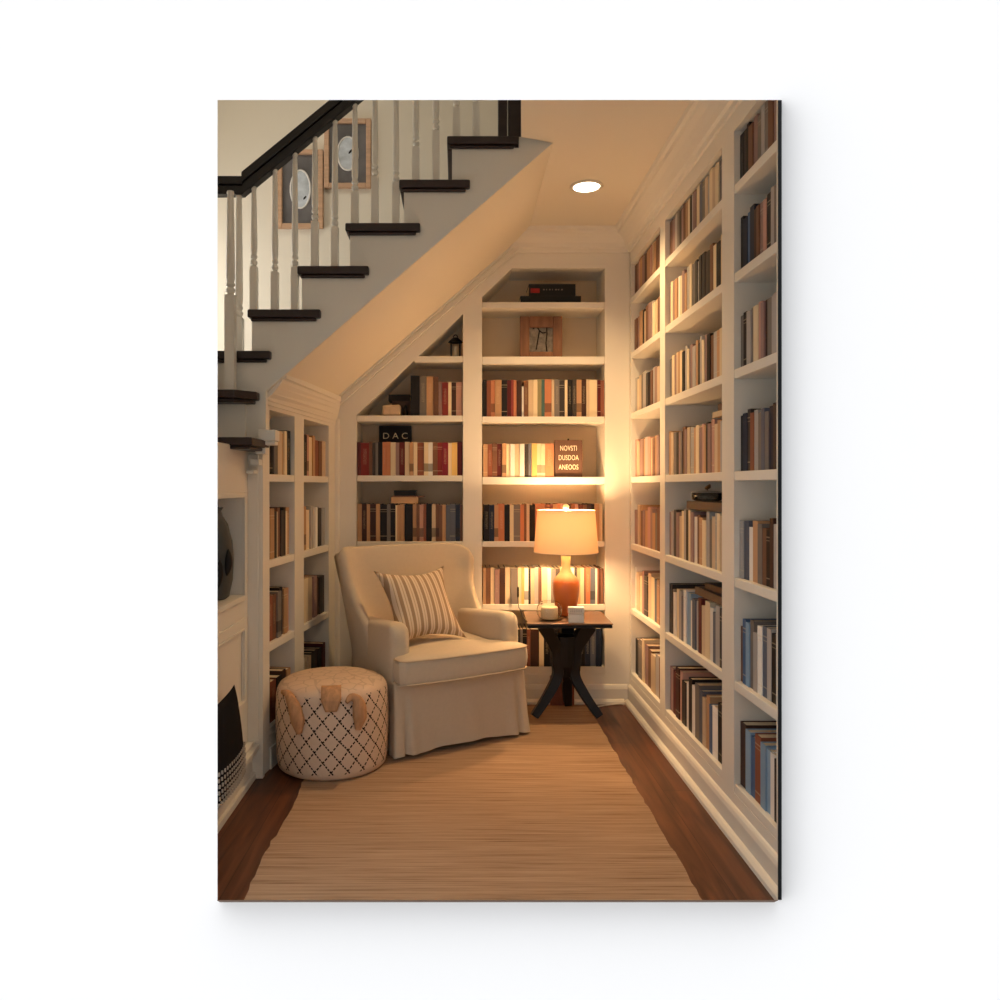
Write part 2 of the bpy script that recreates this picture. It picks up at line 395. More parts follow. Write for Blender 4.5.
for d0, d1, out in ((0, .014, .03), (.014, .034, .018), (.034, .046, .024), (.046, .056, .008)):
    P, y = slopeband(-.735, .41, d0, d1, out); m.prism_y(P, y, YB - .0005)
struct(m.build('trim_5', paint, bevel=.004, seg=2))
# left run of crown above the left bookcase
NL, FL = Vector((-.875, 3.362, 0)), Vector((-.732, YB, 0))
dL = (FL - NL).normalized(); nL = Vector((dL.y, -dL.x, 0))
kp_ = [(0, 0), (.10, 0), (.12, .10), (.2, .14), (.24, .22), (.42, .34), (.62, .55), (.78, .70), (.82, .80), (.98, .84), (1.0, 1.0), (0, 1.12)]
def cr_(p, out_, rise): return [p + nL * out_ * a_ + Vector((0, 0, 1.668 + rise * b_)) for a_, b_ in kp_]
m = MB().hexa(cr_(NL, .112, .135), cr_(FL - dL * .004, .034, .165))
struct(m.build('trim_6', paint))
struct(MB().prism_z([(-.731, YB - .001), (-.708, YB - .001), (-.710, YB - .012), (-.718, YB - .020), (-.7335, YB - .022)], 0.113, 1.70).build('trim_10', paint))
base_p = [(0, 0), (.016, 0), (.016, .085), (.012, .1), (.006, .108), (0, .112)]
shoe = [(0, 0), (.022, 0), (.02, .014), (.01, .024), (0, .028)]
m = MB().sweep([(-o, z) for o, z in base_p], (XR, YF + .04, 0), (XR, YB, 0)); m.sweep([(-.0165 - o, z) for o, z in shoe], (XR, YF + .04, 0), (XR, YB - .017, 0))
struct(m.build('baseboard_right', paint))
m = MB().sweep(base_p, (-.74, YB, 0), (XR - .017, YB, 0)); m.sweep([(.0165 + o, z) for o, z in shoe], (-.74, YB, 0), (XR - .04, YB, 0))
struct(m.build('baseboard_back', paint))

# near left wall (side of the lower stairs) with niche and panel
XL = -.93
m = MB()
ys0, ys1 = YF + .04, YS
ny0, ny1, nz0, nz1 = 2.50, 3.24, .83, 1.25
m.box(XL - .04, XL, ys0, ys1, 0, nz0).box(XL - .04, XL, ys0, ny0, nz0, nz1).box(XL - .04, XL, ny1, ys1, nz0, nz1).box(XL - .04, XL, ys0, ys1, nz1, 1.47)
m.box(XL - .34, XL - .04, ny0 - .02, ny1 + .02, nz0 - .02, nz0).box(XL - .34, XL - .04, ny0 - .02, ny1 + .02, nz1, nz1 + .02)
m.box(XL - .34, XL - .04, ny1, ny1 + .02, nz0, nz1).box(XL - .34, XL - .04, ny0 - .02, ny0, nz0, nz1).box(XL - .36, XL - .34, ny0 - .02, ny1 + .02, nz0 - .02, nz1 + .02)
struct(m.build('wall_left_stair_side', paint))
def rectframe(m, y0, y1, z0, z1, w, x0, x1):
    m.box(x0, x1, y0, y1, z0 - w, z0).box(x0, x1, y0, y1, z1, z1 + w).box(x0, x1, y0 - w, y0, z0 - w, z1 + w).box(x0, x1, y1, y1 + w, z0 - w, z1 + w)
m = MB(); rectframe(m, ny0, ny1, nz0, nz1, .022, XL, XL + .012)
rectframe(m, 2.45, 3.22, .38, .68, .05, XL, XL + .01); rectframe(m, 2.45, 3.22, .38, .68, .012, XL + .01, XL + .018)
struct(m.build('trim_7', paint, bevel=.003, seg=1))
m = MB().box(XL, XL + .02, ys0, ys1, 0, .13).box(XL, XL + .05, ys0, ys1, .13, .155).box(XL, XL + .034, ys0, ys1, 0, .03).box(XL, XL + .03, ys0, ys1, .155, .17)
struct(m.build('baseboard_left', paint, bevel=.004, seg=2))
# end pilaster below the stairs with stepped bracket mouldings
m = MB().box(-1.0, -.866, YS, YS + .03, 0, 1.74).box(-.985, -.885, YS - .012, YS, .17, 1.44)
struct(m.build('trim_8', paint, bevel=.002, seg=1))
m = MB()
for x0, x1, y0, y1 in ((259, 276.5, 430, 441), (260, 275, 441, 445), (255, 265.5, 447, 454), (250, 259, 459, 465), (246, 254, 470, 474)):
    m.box(px(x0, 3.26), px(x1, 3.26), 3.24 + (.02 if x1 < 276 else 0), YS - .0125, pz(y1, 3.26), pz(y0, 3.26))
struct(m.build('trim_9', paint, bevel=.003, seg=1))

# ------------------------------------------------------------------ staircase
st = thing('staircase', 'white staircase with dark wooden treads, turned balusters and black handrail climbing to the right', 'staircase', (0, 0, 0))
poly = [(266, 440), (266, 390), (270, 387), (553, 143), (553, 137), (519, 137), (519, 148), (452, 148), (452, 190), (404, 190), (404, 233), (350, 233), (350, 276), (302, 276), (302, 320), (252, 320), (252, 361), (231, 361), (231, 440)]
MB().prism_y([(px(x, YS), pz(y, YS)) for x, y in poly], YS - .002, YS + .03).build('stringer', paint, st)
TR = [(447, 518.5, 135.5), (399, 470, 179), (345, 420, 222.5), (297, 368.5, 265.5), (247, 320, 309)]
yt = YS - .03
tz = []
for i, (xl, xr, y) in enumerate(TR):
    z = pz(y, yt); a, b_ = px(xl, yt), px(xr, yt); tz.append(z)
    xn = px(TR[i - 1][0], yt) + .03 if i else .40
    m = MB().box(a, xn, YS + .032, YW - .002, z - .036, z).box(a, b_, yt, YS + .032, z - .036, z).box(a + .012, b_ - .018, yt + .01, YS - .002, z - .05, z - .036)
    m.build('tread', darkwood, st, bevel=.006, seg=2)
    zn = pz(TR[i + 1][2], yt) if i < 4 else pz(350.5, yt)
    MB().box(a + .022, a + .034, YS + .031, YW - .002, zn + .001, z - .037).build('riser', paint, st)
# landing and winder treads at the left
z6, z7, z8 = pz(350.5, yt), pz(390.5, 3.24), pz(437.0, 3.05)
m = MB().box(-1.9, px(270, yt), yt, YS + .03, z6 - .036, z6).box(-1.9, px(252, yt) + .03, YS + .032, YW - .002, z6 - .036, z6).box(-1.9, px(266, yt), yt + .012, YS - .003, z6 - .05, z6 - .036)
m.build('tread', darkwood, st, bevel=.006, seg=2)
m = MB().prism_z([(-1.9, 3.2), (px(234, 3.2), 3.2), (px(257, 3.28), 3.28), (px(257, 3.28), YS - .003), (-1.9, YS - .003)], z7 - .036, z7)
m.prism_z([(-1.9, 3.213), (px(233, 3.2), 3.213), (px(253, 3.28), 3.285), (px(253, 3.28), YS - .003), (-1.9, YS - .003)], z7 - .052, z7 - .036)
m.build('tread', darkwood, st, bevel=.005, seg=2)
m = MB().box(-1.9, px(252, 3.05), 3.05, YS - .003, z8 - .034, z8); m.box(-1.9, px(249, 3.05), 3.06, YS - .003, z8 - .048, z8 - .034)
m.build('tread', darkwood, st, bevel=.005, seg=2)
MB().box(-1.9, px(231, YS), YS, YS + .02, z7, z6 - .051).build('riser', paint, st)
MB().box(-1.9, px(247, YS), 3.30, YS - .003, z8, z7 - .053).build('riser', paint, st)
# handrail
yr = YS + .03
def railz(X): return pz(196.5, yr) + (X - px(243, yr)) * .818
r0 = px(243, yr); r1 = .75
m = MB()
q = .5
def rail(m, w, zlo, zhi):
    m.hexa([(r0, yr - w, railz(r0) + zlo), (r0, yr + w, railz(r0) + zlo), (r0, yr + w, railz(r0) + zhi), (r0, yr - w, railz(r0) + zhi)],
           [(r1, yr - w, railz(r1) + zlo), (r1, yr + w, railz(r1) + zlo), (r1, yr + w, railz(r1) + zhi), (r1, yr - w, railz(r1) + zhi)])
rail(m, .026, 0, .05); rail(m, .034, .05, .098)
m.box(-1.9, r0 + .008, yr - .026, yr + .026, pz(196, yr), pz(187, yr)).box(-1.9, r0 + .008, yr - .034, yr + .034, pz(187, yr), pz(178.5, yr))
m.build('handrail', railwood, st, bevel=.006, seg=2)
def baluster(X, Y, zb, zt, wide=.0158, frac=.30, name='baluster'):
    h = zt - zb; zs = zb + h * frac
    m = MB().box(X - wide, X + wide, Y - wide, Y + wide, zb, zs)
    w = wide
    prof = [(w * .95, zs), (w * .6, zs + .008), (w * .98, zs + .016), (w * .98, zs + .026), (w * .65, zs + .032), (w * .65, zs + .037), (w * .95, zs + .043), (w * .95, zs + .05), (w * .72, zs + .056),
            (w * .92, zs + .075), (w * .95, zs + .12), (w * .72, zt - .05), (w * .62, zt - .016), (w * .8, zt - .008), (w * .7, zt)]
    m.lathe(prof, (X, Y, 0), 14)
    m.build(name, paint, st, smooth=False, bevel=0)
for i, pxs in ((4, (254, 275, 295)), (3, (315, 335)), (2, (355, 375, 396)), (1, (416, 436)), (0, (456.5, 476))):
    for x in pxs:
        X = px(x, yr); baluster(X, yr, tz[i], railz(X) + .002, frac=.36 if x in (254, 315, 375, 436) else .28)
baluster(px(239, yr), yr, z6, pz(196, yr), .019, .22)
baluster(px(230.5, 3.27), 3.27, z7, pz(196, 3.27) + .02, .0205, .48, 'newel_post')
# dark newel at the head of the flight
m = MB().box(px(508, yr), px(520.5, yr), yr - .03, yr + .03, tz[0], tz[0] + .9).box(px(498, yr), px(507, yr), yr - .022, yr + .022, tz[0], tz[0] + .8)
m.build('newel_post', darkwood, st, bevel=.004, seg=2)

# ------------------------------------------------------------------ bookcases
Pb = lambda pts: [(px(x, YB), pz(y, YB)) for x, y in pts]
bc = thing('bookcase', 'cream built-in bookcase across the back wall, its left side sloping under the stairs', 'bookcase', (0, YB, 0))
def loc(o, parent):  # keep world coordinates when parented to a placed Empty
    o.matrix_parent_inverse = Matrix.LocRotScale(parent.location, parent.rotation_euler, None).inverted(); return o
m = MB(); f0, f1 = YB, YB + .022
for pl in ([(337.5, 703), (356.5, 703), (356.5, 415), (337.5, 398)], [(337.5, 398), (356.5, 415), (463, 314), (463, 289)],
           [(463, 703), (482, 703), (482, 272.4), (463, 289)], [(482, 272.4), (482, 297), (512, 268), (512, 246.3)],
           [(512, 246.3), (512, 268), (605, 268), (605, 232.3), (528, 232.3)], [(605, 703), (629.6, 703), (629.6, 232.3), (605, 232.3)],
           [(356.5, 703), (463, 703), (463, 674), (356.5, 674)], [(482, 703), (605, 703), (605, 674), (482, 674)]):
    m.prism_y(Pb(pl), f0, f1)
loc(m.build('face_frame', paint, bc), bc)
m = MB(); g0, g1 = f1, YW - .022
sx_ = lambda x: px(x, YB)
m.box(sx_(463), sx_(482), g0, g1, 0, pz(300, YB)).box(sx_(353), sx_(356.5), g0, g1, 0, pz(416, YB)).box(sx_(605), sx_(608), g0, g1, 0, pz(264, YB))
m.prism_y(Pb([(356.5, 415), (463, 314), (463, 311), (356.5, 412)]), g0, g1).prism_y(Pb([(482, 297), (512, 268), (512, 265), (482, 294)]), g0, g1)
m.box(sx_(512), sx_(605), g0, g1, pz(268, YB), pz(265, YB))
loc(m.build('divider', paint, bc), bc)
m = MB().prism_y(Pb([(353, 703), (608, 703), (608, 262), (512, 262), (482, 290), (463, 310), (353, 414)]), g1, YW - .002)
loc(m.build('back_panel', panelm, bc), bc)
RS = [(302, 308), (356.5, 364), (416.5, 422.5), (477, 484.5), (541.5, 547), (604.5, 610.5), (667, 674)]
LS = [(356, 362), (415.5, 421.5), (475.5, 481.5), (541.5, 547), (604.5, 610.5), (667, 674)]
for y0, y1 in RS:
    loc(MB().box(sx_(482.2), sx_(604.8), YB + .001, g1 - .001, pz(y1, YB), pz(y0, YB)).build('shelf', paint, bc, bevel=.003, seg=2), bc)
for i, (y0, y1) in enumerate(LS):
    x0 = 414.5 if i == 0 else 357
    loc(MB().box(sx_(x0), sx_(462.8), YB + .001, g1 - .001, pz(y1, YB), pz(y0, YB)).build('shelf', paint, bc, bevel=.003, seg=2), bc)

ZS = [.17, .555, .94, 1.337, 1.718, 2.077, 2.407]; TH = .0175
BAYS = [(4.474, 3.832), (3.739, 2.932), (2.804, 2.43)]
rc = thing('bookcase', 'cream floor to ceiling bookcase of three bays along the right wall', 'bookcase', (XR, YF + .04, 0))
m = MB(); x0, x1 = XR, XR + .025
for a, b_ in ((YB, 4.474), (3.832, 3.739), (2.932, 2.804), (2.43, YF + .042)):
    m.box(x0, x1, b_, a - (.0005 if a == YB else 0), 0, CZ)
for a, b_ in BAYS: m.box(x0, x1, b_, a, 0, ZS[0] - TH).box(x0, x1, b_, a, 2.626, CZ)
loc(m.build('face_frame', paint, rc), rc)
m = MB()
for a, b_ in ((YB, 4.474), (3.832, 3.739), (2.932, 2.804), (2.43, YF + .042)): m.box(x1, 1.318, b_, a, 0, CZ - .002)
loc(m.build('divider', paint, rc), rc)
loc(MB().box(1.318, 1.338, YF + .042, YB, 0, CZ - .002).build('back_panel', panelm, rc), rc)
for a, b_ in BAYS:
    for z in ZS: loc(MB().box(XR + .001, 1.317, b_ + .001, a - .001, z - TH, z + TH).build('shelf', paint, rc, bevel=.003, seg=2), rc)
    loc(MB().box(XR + .026, 1.317, b_ + .001, a - .001, 2.626, 2.646).build('top_panel', paint, rc), rc)

angL = math.atan2(dL.y, dL.x); LB = 1.149
lc = thing('bookcase', 'low cream bookcase of two bays tucked under the stairs at the left', 'bookcase', NL, angL)
LBAYS = [(.08, .42), (.56, 1.0)]; LZ = ZS[:4]; LT = 1.65
m = MB()
for a, b_ in ((0, .08), (.42, .56), (1.0, LB)): m.box(a, b_, 0, .022, 0, LT)
m.hexa([(0, 0, LT), (LB, 0, LT), (LB, 0, sof(FL.x) + .002), (0, 0, sof(NL.x) + .002)], [(0, .022, LT), (LB, .022, LT), (LB, .022, sof(FL.x) - .015), (0, .022, sof(NL.x) - .015)])
for a, b_ in LBAYS: m.box(a, b_, 0, .022, 0, LZ[0] - TH)
m.build('face_frame', paint, lc)
m = MB()
for a, b_ in ((.06, .08), (.42, .56), (1.0, 1.02)): m.box(a, b_, .022, .26, 0, LT)
m.build('divider', paint, lc)
MB().box(.06, 1.02, .26, .275, 0, LT).build('back_panel', panelm, lc)
MB().box(.06, 1.02, .022, .26, LT, LT + .015).build('top_panel', paint, lc)
for a, b_ in LBAYS:
    for z in LZ: MB().box(a + .001, b_ - .001, .001, .259, z - TH, z + TH).build('shelf', paint, lc, bevel=.003, seg=2)
    MB().box(a, b_, -.008, -.0005, 0, .10).build('plinth_rail', paint, lc)

# ------------------------------------------------------------------ books
COL = {'black': (26, 22, 22), 'charcoal': (58, 52, 50), 'grey': (120, 112, 106), 'pale grey': (176, 170, 164), 'slate': (92, 98, 112), 'navy': (32, 42, 62), 'blue': (70, 100, 138),
       'light blue': (134, 162, 186), 'teal': (66, 98, 92), 'white': (236, 230, 220), 'cream': (228, 208, 172), 'beige': (206, 182, 150), 'tan': (188, 146, 108), 'brown': (116, 80, 60),
       'dark brown': (66, 42, 34), 'mauve': (150, 120, 114), 'dusty pink': (196, 150, 132), 'orange': (192, 124, 88), 'rust': (136, 80, 58), 'red': (132, 48, 44), 'dark red': (88, 28, 28),
       'crimson': (128, 34, 48), 'yellow': (220, 182, 108), 'olive': (146, 136, 98)}
KEY = {'k': 'black', 'c': 'charcoal', 'g': 'grey', 'G': 'pale grey', 's': 'slate', 'n': 'navy', 'b': 'blue', 'B': 'light blue', 'e': 'teal', 'w': 'white', 'm': 'cream', 'i': 'beige', 't': 'tan',
       'o': 'brown', 'd': 'dark brown', 'v': 'mauve', 'p': 'dusty pink', 'O': 'orange', 'u': 'rust', 'r': 'red', 'R': 'dark red', 'x': 'crimson', 'y': 'yellow', 'l': 'olive'}
ORD = 'first second third fourth fifth sixth seventh eighth ninth tenth eleventh twelfth thirteenth fourteenth fifteenth sixteenth seventeenth eighteenth nineteenth twentieth twenty-first twenty-second twenty-third twenty-fourth twenty-fifth twenty-sixth twenty-seventh twenty-eighth twenty-ninth thirtieth thirty-first thirty-second thirty-third thirty-fourth thirty-fifth'.split()
BOOKS = []
rng = random.Random(7)
def row(o, ang, length, spec, h, desc, group, depth=.19, hj=.06, set0=.012, setj=.014, gap=.0008):
    """spec: list of (key, relative width[, height factor]); books stand side by side from o along the row"""
    spec = [s if isinstance(s, tuple) else (s, rng.uniform(.75, 1.35)) for s in spec]
    tot = sum(s[1] for s in spec); x = 0; o = Vector(o); u = Vector((math.cos(ang), math.sin(ang), 0)); w = Vector((-u.y, u.x, 0))
    for i, s in enumerate(spec):
        t_ = s[1] / tot * length
        hf = s[2] if len(s) > 2 else 1 + rng.uniform(-hj, hj)
        if s[0] != '_':
            sb = set0 + rng.random() * setj
            BOOKS.append(dict(right='right bookcase' in desc, p=o + u * (x + gap / 2) + w * sb, a=ang, t=t_ - gap, h=h * hf, d=depth * rng.uniform(.86, 1.05), c=KEY[s[0]], i=i, desc=desc, group=group))
        x += t_
def W_(s):   # 'k25 u50 ...' -> [(k,25),...]
    out = []
    for w in s.split():
        k, r_ = w[0], w[1:]
        if '/' in r_: a, b_ = r_.split('/'); out.append((k, float(a), float(b_)))
        else: out.append((k, float(r_)))
    return out
def brow(x0, x1, ytop, spec, h, desc, group):
    row((px(x0, YB), YB, pz(ytop, YB) + .0005), 0, px(x1, YB) - px(x0, YB), spec, h, desc, group, set0=.008, setj=.008, hj=.02)
b1 = 'back wall shelf below the wooden photo frame'
brow(483, 604.5, 416.5, W_('k25 u27 O25 t42 k36 R26 r16 O20 d32 w12/.82 o30/.97 i30 m28/1.0 l26 e20 O44 i18 g32 c34 m18 k30 c28 t32 d30 i20 m50 R22 u22'), .222, b1, 'books ' + b1)
b1 = 'back wall shelf with the brown lettered plaque'
brow(483, 554, 477, W_('t30 u30 o30 R32 t27 m26 w28 i32 w30 c26 s20 y34 m26 m26 O55'), .2, b1, 'books ' + b1)
b1 = 'back wall shelf behind the lampshade'
brow(484, 603, 541.5, W_('k35 n32 t26 O40 k34 m26 g42 O24 o16 i20 k36 O62 u30 R24 t26 O22 p20 o24 d24 u26 p22 R30 o24 d28 k22 t32 i20'), .222, b1, 'books ' + b1)
b1 = 'back wall shelf behind the lamp base'
brow(483, 604, 604.5, W_('t22 o34 m28 v36 d42 m38 g54 m26 y20 w30 k16 i28 G28 o24 m40 w28 g34 c32 m26 s28 i24 w26 c20 t24 m26 o14 O32 s36 w14 u14 d10 o22'), .216, b1, 'books ' + b1)
b1 = 'back wall shelf below the side table top'
brow(514, 602, 667, W_('c42 g14 k26 u22 d54 m30 k38 c30 k30 u40 R26 o24 c30 k40 n34 s34 n36'), .225, b1, 'books ' + b1)
b1 = 'back wall shelf beside the cream stone block'
brow(410.5, 462.5, 415.5, W_('k65/1.02 g50/1.02 t50/1 o38/1 v26/.86 r44/.85 m24/.86 d34/.85 p46/.86'), .235, b1, 'books ' + b1)
b1 = 'back wall shelf in front of the DAC sign'
brow(357, 462.5, 475.5, W_('R27 r62 o24 c24 g20 k32 O30 O32 m40 v26 R42 m34 t32 m28 u50 m32 w34 o36 r36 x45 m26 y42 R40'), .2, b1, 'books ' + b1)
b1 = 'back wall shelf just above the armchair'
brow(357, 462.5, 541.5, W_('t38 d40 t27 d48 t34 k56 g30 k40 m14 t28 t34 k66 t32 o24 p32 u22 k46 i32 o28 o26 t30 s34 s44 n38 o20'), .222, b1, 'books ' + b1)

WORD = ['bottom', 'second lowest', 'third lowest', 'eye-level', 'third highest', 'second highest', 'topmost']
BN = ['far', 'middle', 'near']
rspec = {  # bottom shelf first
 0: ['kgmvoiGo', 'wimvcimsto', 'vitovtpvtgot', 'pivotGpiotvt', 'GmigGckoGvig', 'ovtkiovGmiot', 'ovptvdtpmtov'],
 1: ['vRdpcwkwgsitbwkw', 'cgwmGswBwsGRimwsGcG', 'vGcvimGkmvwotmGgiGmiv', 'tigkvgoviGtmvptkvpitGo', 'gmvitmkGmvGtcGmvkoGtmi', 'vmvtwmvtGmgcGccckomkmi', 'ovGgcvotmkGvmsgiGmimgG'],
 2: ['dBbuBBwk', 'obBgGwsGkG', 'GswtgokdGs', 'kncuGgsgncv', 'gkGgmpvdgGi', 'knbndovpkGgo', 'cckovgGgovG']}
hts = [.222, .225, .215, .212, .2, .2, .186]
for bi_, (a, b_) in enumerate(BAYS):
    for si in range(7):
        sp = list(rspec[bi_][si]); full = {0: .95, 1: .985, 2: .98}[bi_]
        n0 = .012 if bi_ == 0 else .004
        ln = (a - b_ - n0) * full
        d_ = f'{WORD[si]} shelf of the right bookcase {BN[bi_]} bay'
        step = .0
        row((XR + .006, a - n0, ZS[si] + TH + .0005), -math.pi / 2, ln, sp, hts[si], d_, 'books on ' + d_, depth=.2 if si > 1 else .22, hj=.1 if si < 3 else .06, set0=.012, setj=.007)
lspec = [['oukdt', 'wmikcdkR'], ['tuogktp', 'omitvdkc'], ['gtkiockmt', 'ctmGiwkcG'], ['okgitmk', 'dkpmtuoi']]
for bi_, (a, b_) in enumerate(LBAYS):
    for si in range(4):
        o = NL + dL * (a + .004) - nL * .006
        d_ = f'{["bottom", "second lowest", "third lowest", "top"][si]} shelf of the left bookcase {["near", "far"][bi_]} bay'
        row((o.x, o.y, LZ[si] + TH + .0005), angL, (b_ - a - .008) * .97, list(lspec[si][bi_]), [.2, .22, .225, .21][si], d_, 'books on ' + d_, depth=.17, set0=.008)

def proj(p): return Vector((VX + p.x * FOC / p.y, VY - (p.z - EYE) * FOC / p.y))
def parea(B):
    u = Vector((math.cos(B['a']), math.sin(B['a']), 0)); p = B['p']
    q = [proj(p), proj(p + u * B['t']), proj(p + u * B['t'] + Vector((0, 0, B['h']))), proj(p + Vector((0, 0, B['h'])))]
    c = (q[0] + q[2]) / 2
    hid = 1.0
    if c.x > 776 or c.y < 100: hid = .1
    if 538 < c.x < 598 and 500 < c.y < 552: hid = .15
    if 275 < c.x < 389 and c.y > 668: hid = 0
    ar = sum(q[i].x * q[(i + 1) % 4].y - q[(i + 1) % 4].x * q[i].y for i in range(4)) / 2
    return abs(ar) * hid
BOOKS.sort(key=parea, reverse=True)
def cover(m, t, h, d):
    c = min(.0028, t * .16)
    m.box(0, t, 0, c, 0, h).box(0, c, c, d, 0, h).box(t - c, t, c, d, 0, h)
    return c
MANY = 300
nbook = 0
for B in BOOKS[:MANY]:
    t_, h, d = B['t'], B['h'], B['d']
    m = MB(); c = cover(m, t_, h, d); big = parea(B) > 150
    o = m.build('book', BM[rng.choice((0, 0, 0, 1) if B['right'] else (0, 0, 1, 2, 2, 3))], None)
    o.location = B['p']; o.rotation_euler = (0, 0, B['a'])
    k = COL[B['c']]; j = rng.uniform(.88, 1.1); o.color = (*[min(1, v * j) for v in lin(k)], 1)
    pg = MB().box(c, t_ - c, c, d - .004, .003, h - .003 - .001).build('pages', pagem, o)
    tag(o, f"{B['c']} book, {ORD[B['i']]} from left on {B['desc']}", 'book', B['group'])
m = MB(); cl = m.bm.loops.layers.float_color.new('cover')
for B in BOOKS[MANY:]:
    n0 = len(m.bm.faces); m.bm.faces.ensure_lookup_table()
    nv = len(m.bm.verts)
    c = cover(m, B['t'], B['h'], B['d']); m.bm.faces.ensure_lookup_table(); n1 = len(m.bm.faces)
    m.box(c, B['t'] - c, c, B['d'] - .004, .003, B['h'] - .004)
    m.bm.faces.ensure_lookup_table(); m.bm.verts.ensure_lookup_table()
    M_ = Matrix.LocRotScale(B['p'], Matrix.Rotation(B['a'], 3, 'Z').to_quaternion(), None)
    for v in m.bm.verts[nv:]: v.co = M_ @ v.co
    for fi_ in range(n0, len(m.bm.faces)):
        for l in m.bm.faces[fi_].loops: l[cl] = (*(lin(COL[B['c']]) if fi_ < n1 else lin((226, 208, 178))), 1)
o = m.build('books', massm); tag(o, 'remaining small books standing in the bookcases, mostly half hidden ones', 'books', kind='stuff')

# ------------------------------------------------------------------ things on the shelves
def lying(name, x0, x1, y0, y1, Y, depth, mt, label, cat, group=None, pages=True):
    """a book lying flat, spine to the room"""
    a, b_, z0, z1 = px(x0, Y), px(x1, Y), pz(y1, Y), pz(y0, Y)
    c = .003; h = z1 - z0; w = b_ - a
    m = MB().box(0, w, 0, c, 0, h).box(0, w, c, depth, 0, c).box(0, w, c, depth, h - c, h)
    o = m.build(name, mt); o.location = (a, Y, z0)
    MB().box(.003, w - .003, c, depth - .004, c, h - c).build('pages', pagem, o)
    return tag(o, label, cat, group)
o = lying('book', 520.5, 581, 296, 301.9, YB + .03, .2, blackm, 'thin black book lying under a thicker one on the top back shelf', 'book')
o = lying('book', 529, 575.5, 284, 295.9, YB + .03, .19, blackm, 'thick black book with red spine label lying on top of a thinner one', 'book')
zc = o.location.z; hb = pz(284, YB + .03) - pz(295.9, YB + .03)
MB().box(.010, .064, -.0012, 0, .018, .045).build('spine_label', redm, o)
def text_mesh(txt, size, mt, parent, loc_, rot=(R(90), 0, 0), ext=.0008, sp=1.0, name='lettering', sx=1.0):
    cu = bpy.data.curves.new('t', 'FONT'); cu.body = txt; cu.size = size; cu.extrude = ext; cu.align_x = 'CENTER'; cu.space_character = sp
    to = bpy.data.objects.new('t', cu); C.objects.link(to)
    dg = bpy.context.evaluated_depsgraph_get(); me = bpy.data.meshes.new_from_object(to.evaluated_get(dg))
    bpy.data.objects.remove(to); bpy.data.curves.remove(cu)
    me.name = name; me.materials.clear(); me.materials.append(mt)
    o = bpy.data.objects.new(name, me); C.objects.link(o); o.parent = parent; o.location = loc_; o.rotation_euler = rot; o.scale = (sx, 1, 1)
    return o
m = MB()
for k, wd in enumerate((.012, .008, .012, .006, .016, .01, .014)): m.box(.085 + k * .018, .085 + k * .018 + wd * .8, -.0012, 0, .034, .042)
m.build('spine_title', mat('grey_title', (120, 104, 92), .6), o)
# brown photo frame
Y = YB + .10
a, b_, z0, z1 = px(520, Y), px(562.5, Y), pz(356.3, YB) + .001, pz(316, Y)
fr = thing('photo_frame', 'square brown wooden photo frame holding a grey sketch, alone on its shelf', 'photo frame', ((a + b_) / 2, Y, z0))
w = (b_ - a) / 2; h = z1 - z0
m = MB(); iw = .058
m.box(-w, -w + iw, 0, .02, 0, h).box(w - iw, w, 0, .02, 0, h).box(-w + iw, w - iw, 0, .02, 0, .045).box(-w + iw, w - iw, 0, .02, h - .07, h)
m.build('frame', brownframe, fr, bevel=.004, seg=2)
MB().box(-w + iw, w - iw, .012, .018, .045, h - .07).build('picture', mat('grey_sketch', (132, 122, 110), .6, noise=((40, 40, 40), .35)), fr)
m = MB()
for pts in ([(-.05, .19), (-.03, .215), (-.01, .18), (.01, .165), (.03, .17)], [(.035, .215), (.036, .16), (.03, .1), (.036, .05)], [(-.01, .18), (-.02, .12), (-.03, .06)]):
    m.tube([(x, .0115, z * (h / .27)) for x, z in pts], .004, 6)
m.build('ink_lines', blackm, fr)
# black lantern
Y = YB + .09
lt = thing('lantern', 'tiny black metal candle lantern in the triangular top corner shelf', 'lantern', (px(455.5, Y), Y, pz(356, YB) + .0015))
hh = pz(334.5, Y) - lt.location.z; w = .029
m = MB().box(-w, w, -w, w, 0, .01)
for sx0 in (-1, 1):
    for sy0 in (-1, 1): m.box(sx0 * w - .005 * (sx0 > 0) - .002, sx0 * w + .005 * (sx0 < 0) + .002, sy0 * w - .005 * (sy0 > 0), sy0 * w + .005 * (sy0 < 0), .01, hh * .66)
m.build('frame', blackm, lt)
MB().lathe([(.045, hh * .66), (.04, hh * .72), (.02, hh * .84), (.008, hh * .87)], (0, 0, 0), 12).build('roof', blackm, lt)
MB().tube([(.012 * math.cos(i * math.pi / 8), 0, hh * .9 + .012 * math.sin(i * math.pi / 8)) for i in range(16)], .003, 6, True).build('ring_handle', blackm, lt)
MB().lathe([(.013, .0105), (.013, hh * .5)], (0, 0, 0), 12).build('candle', candle, lt)
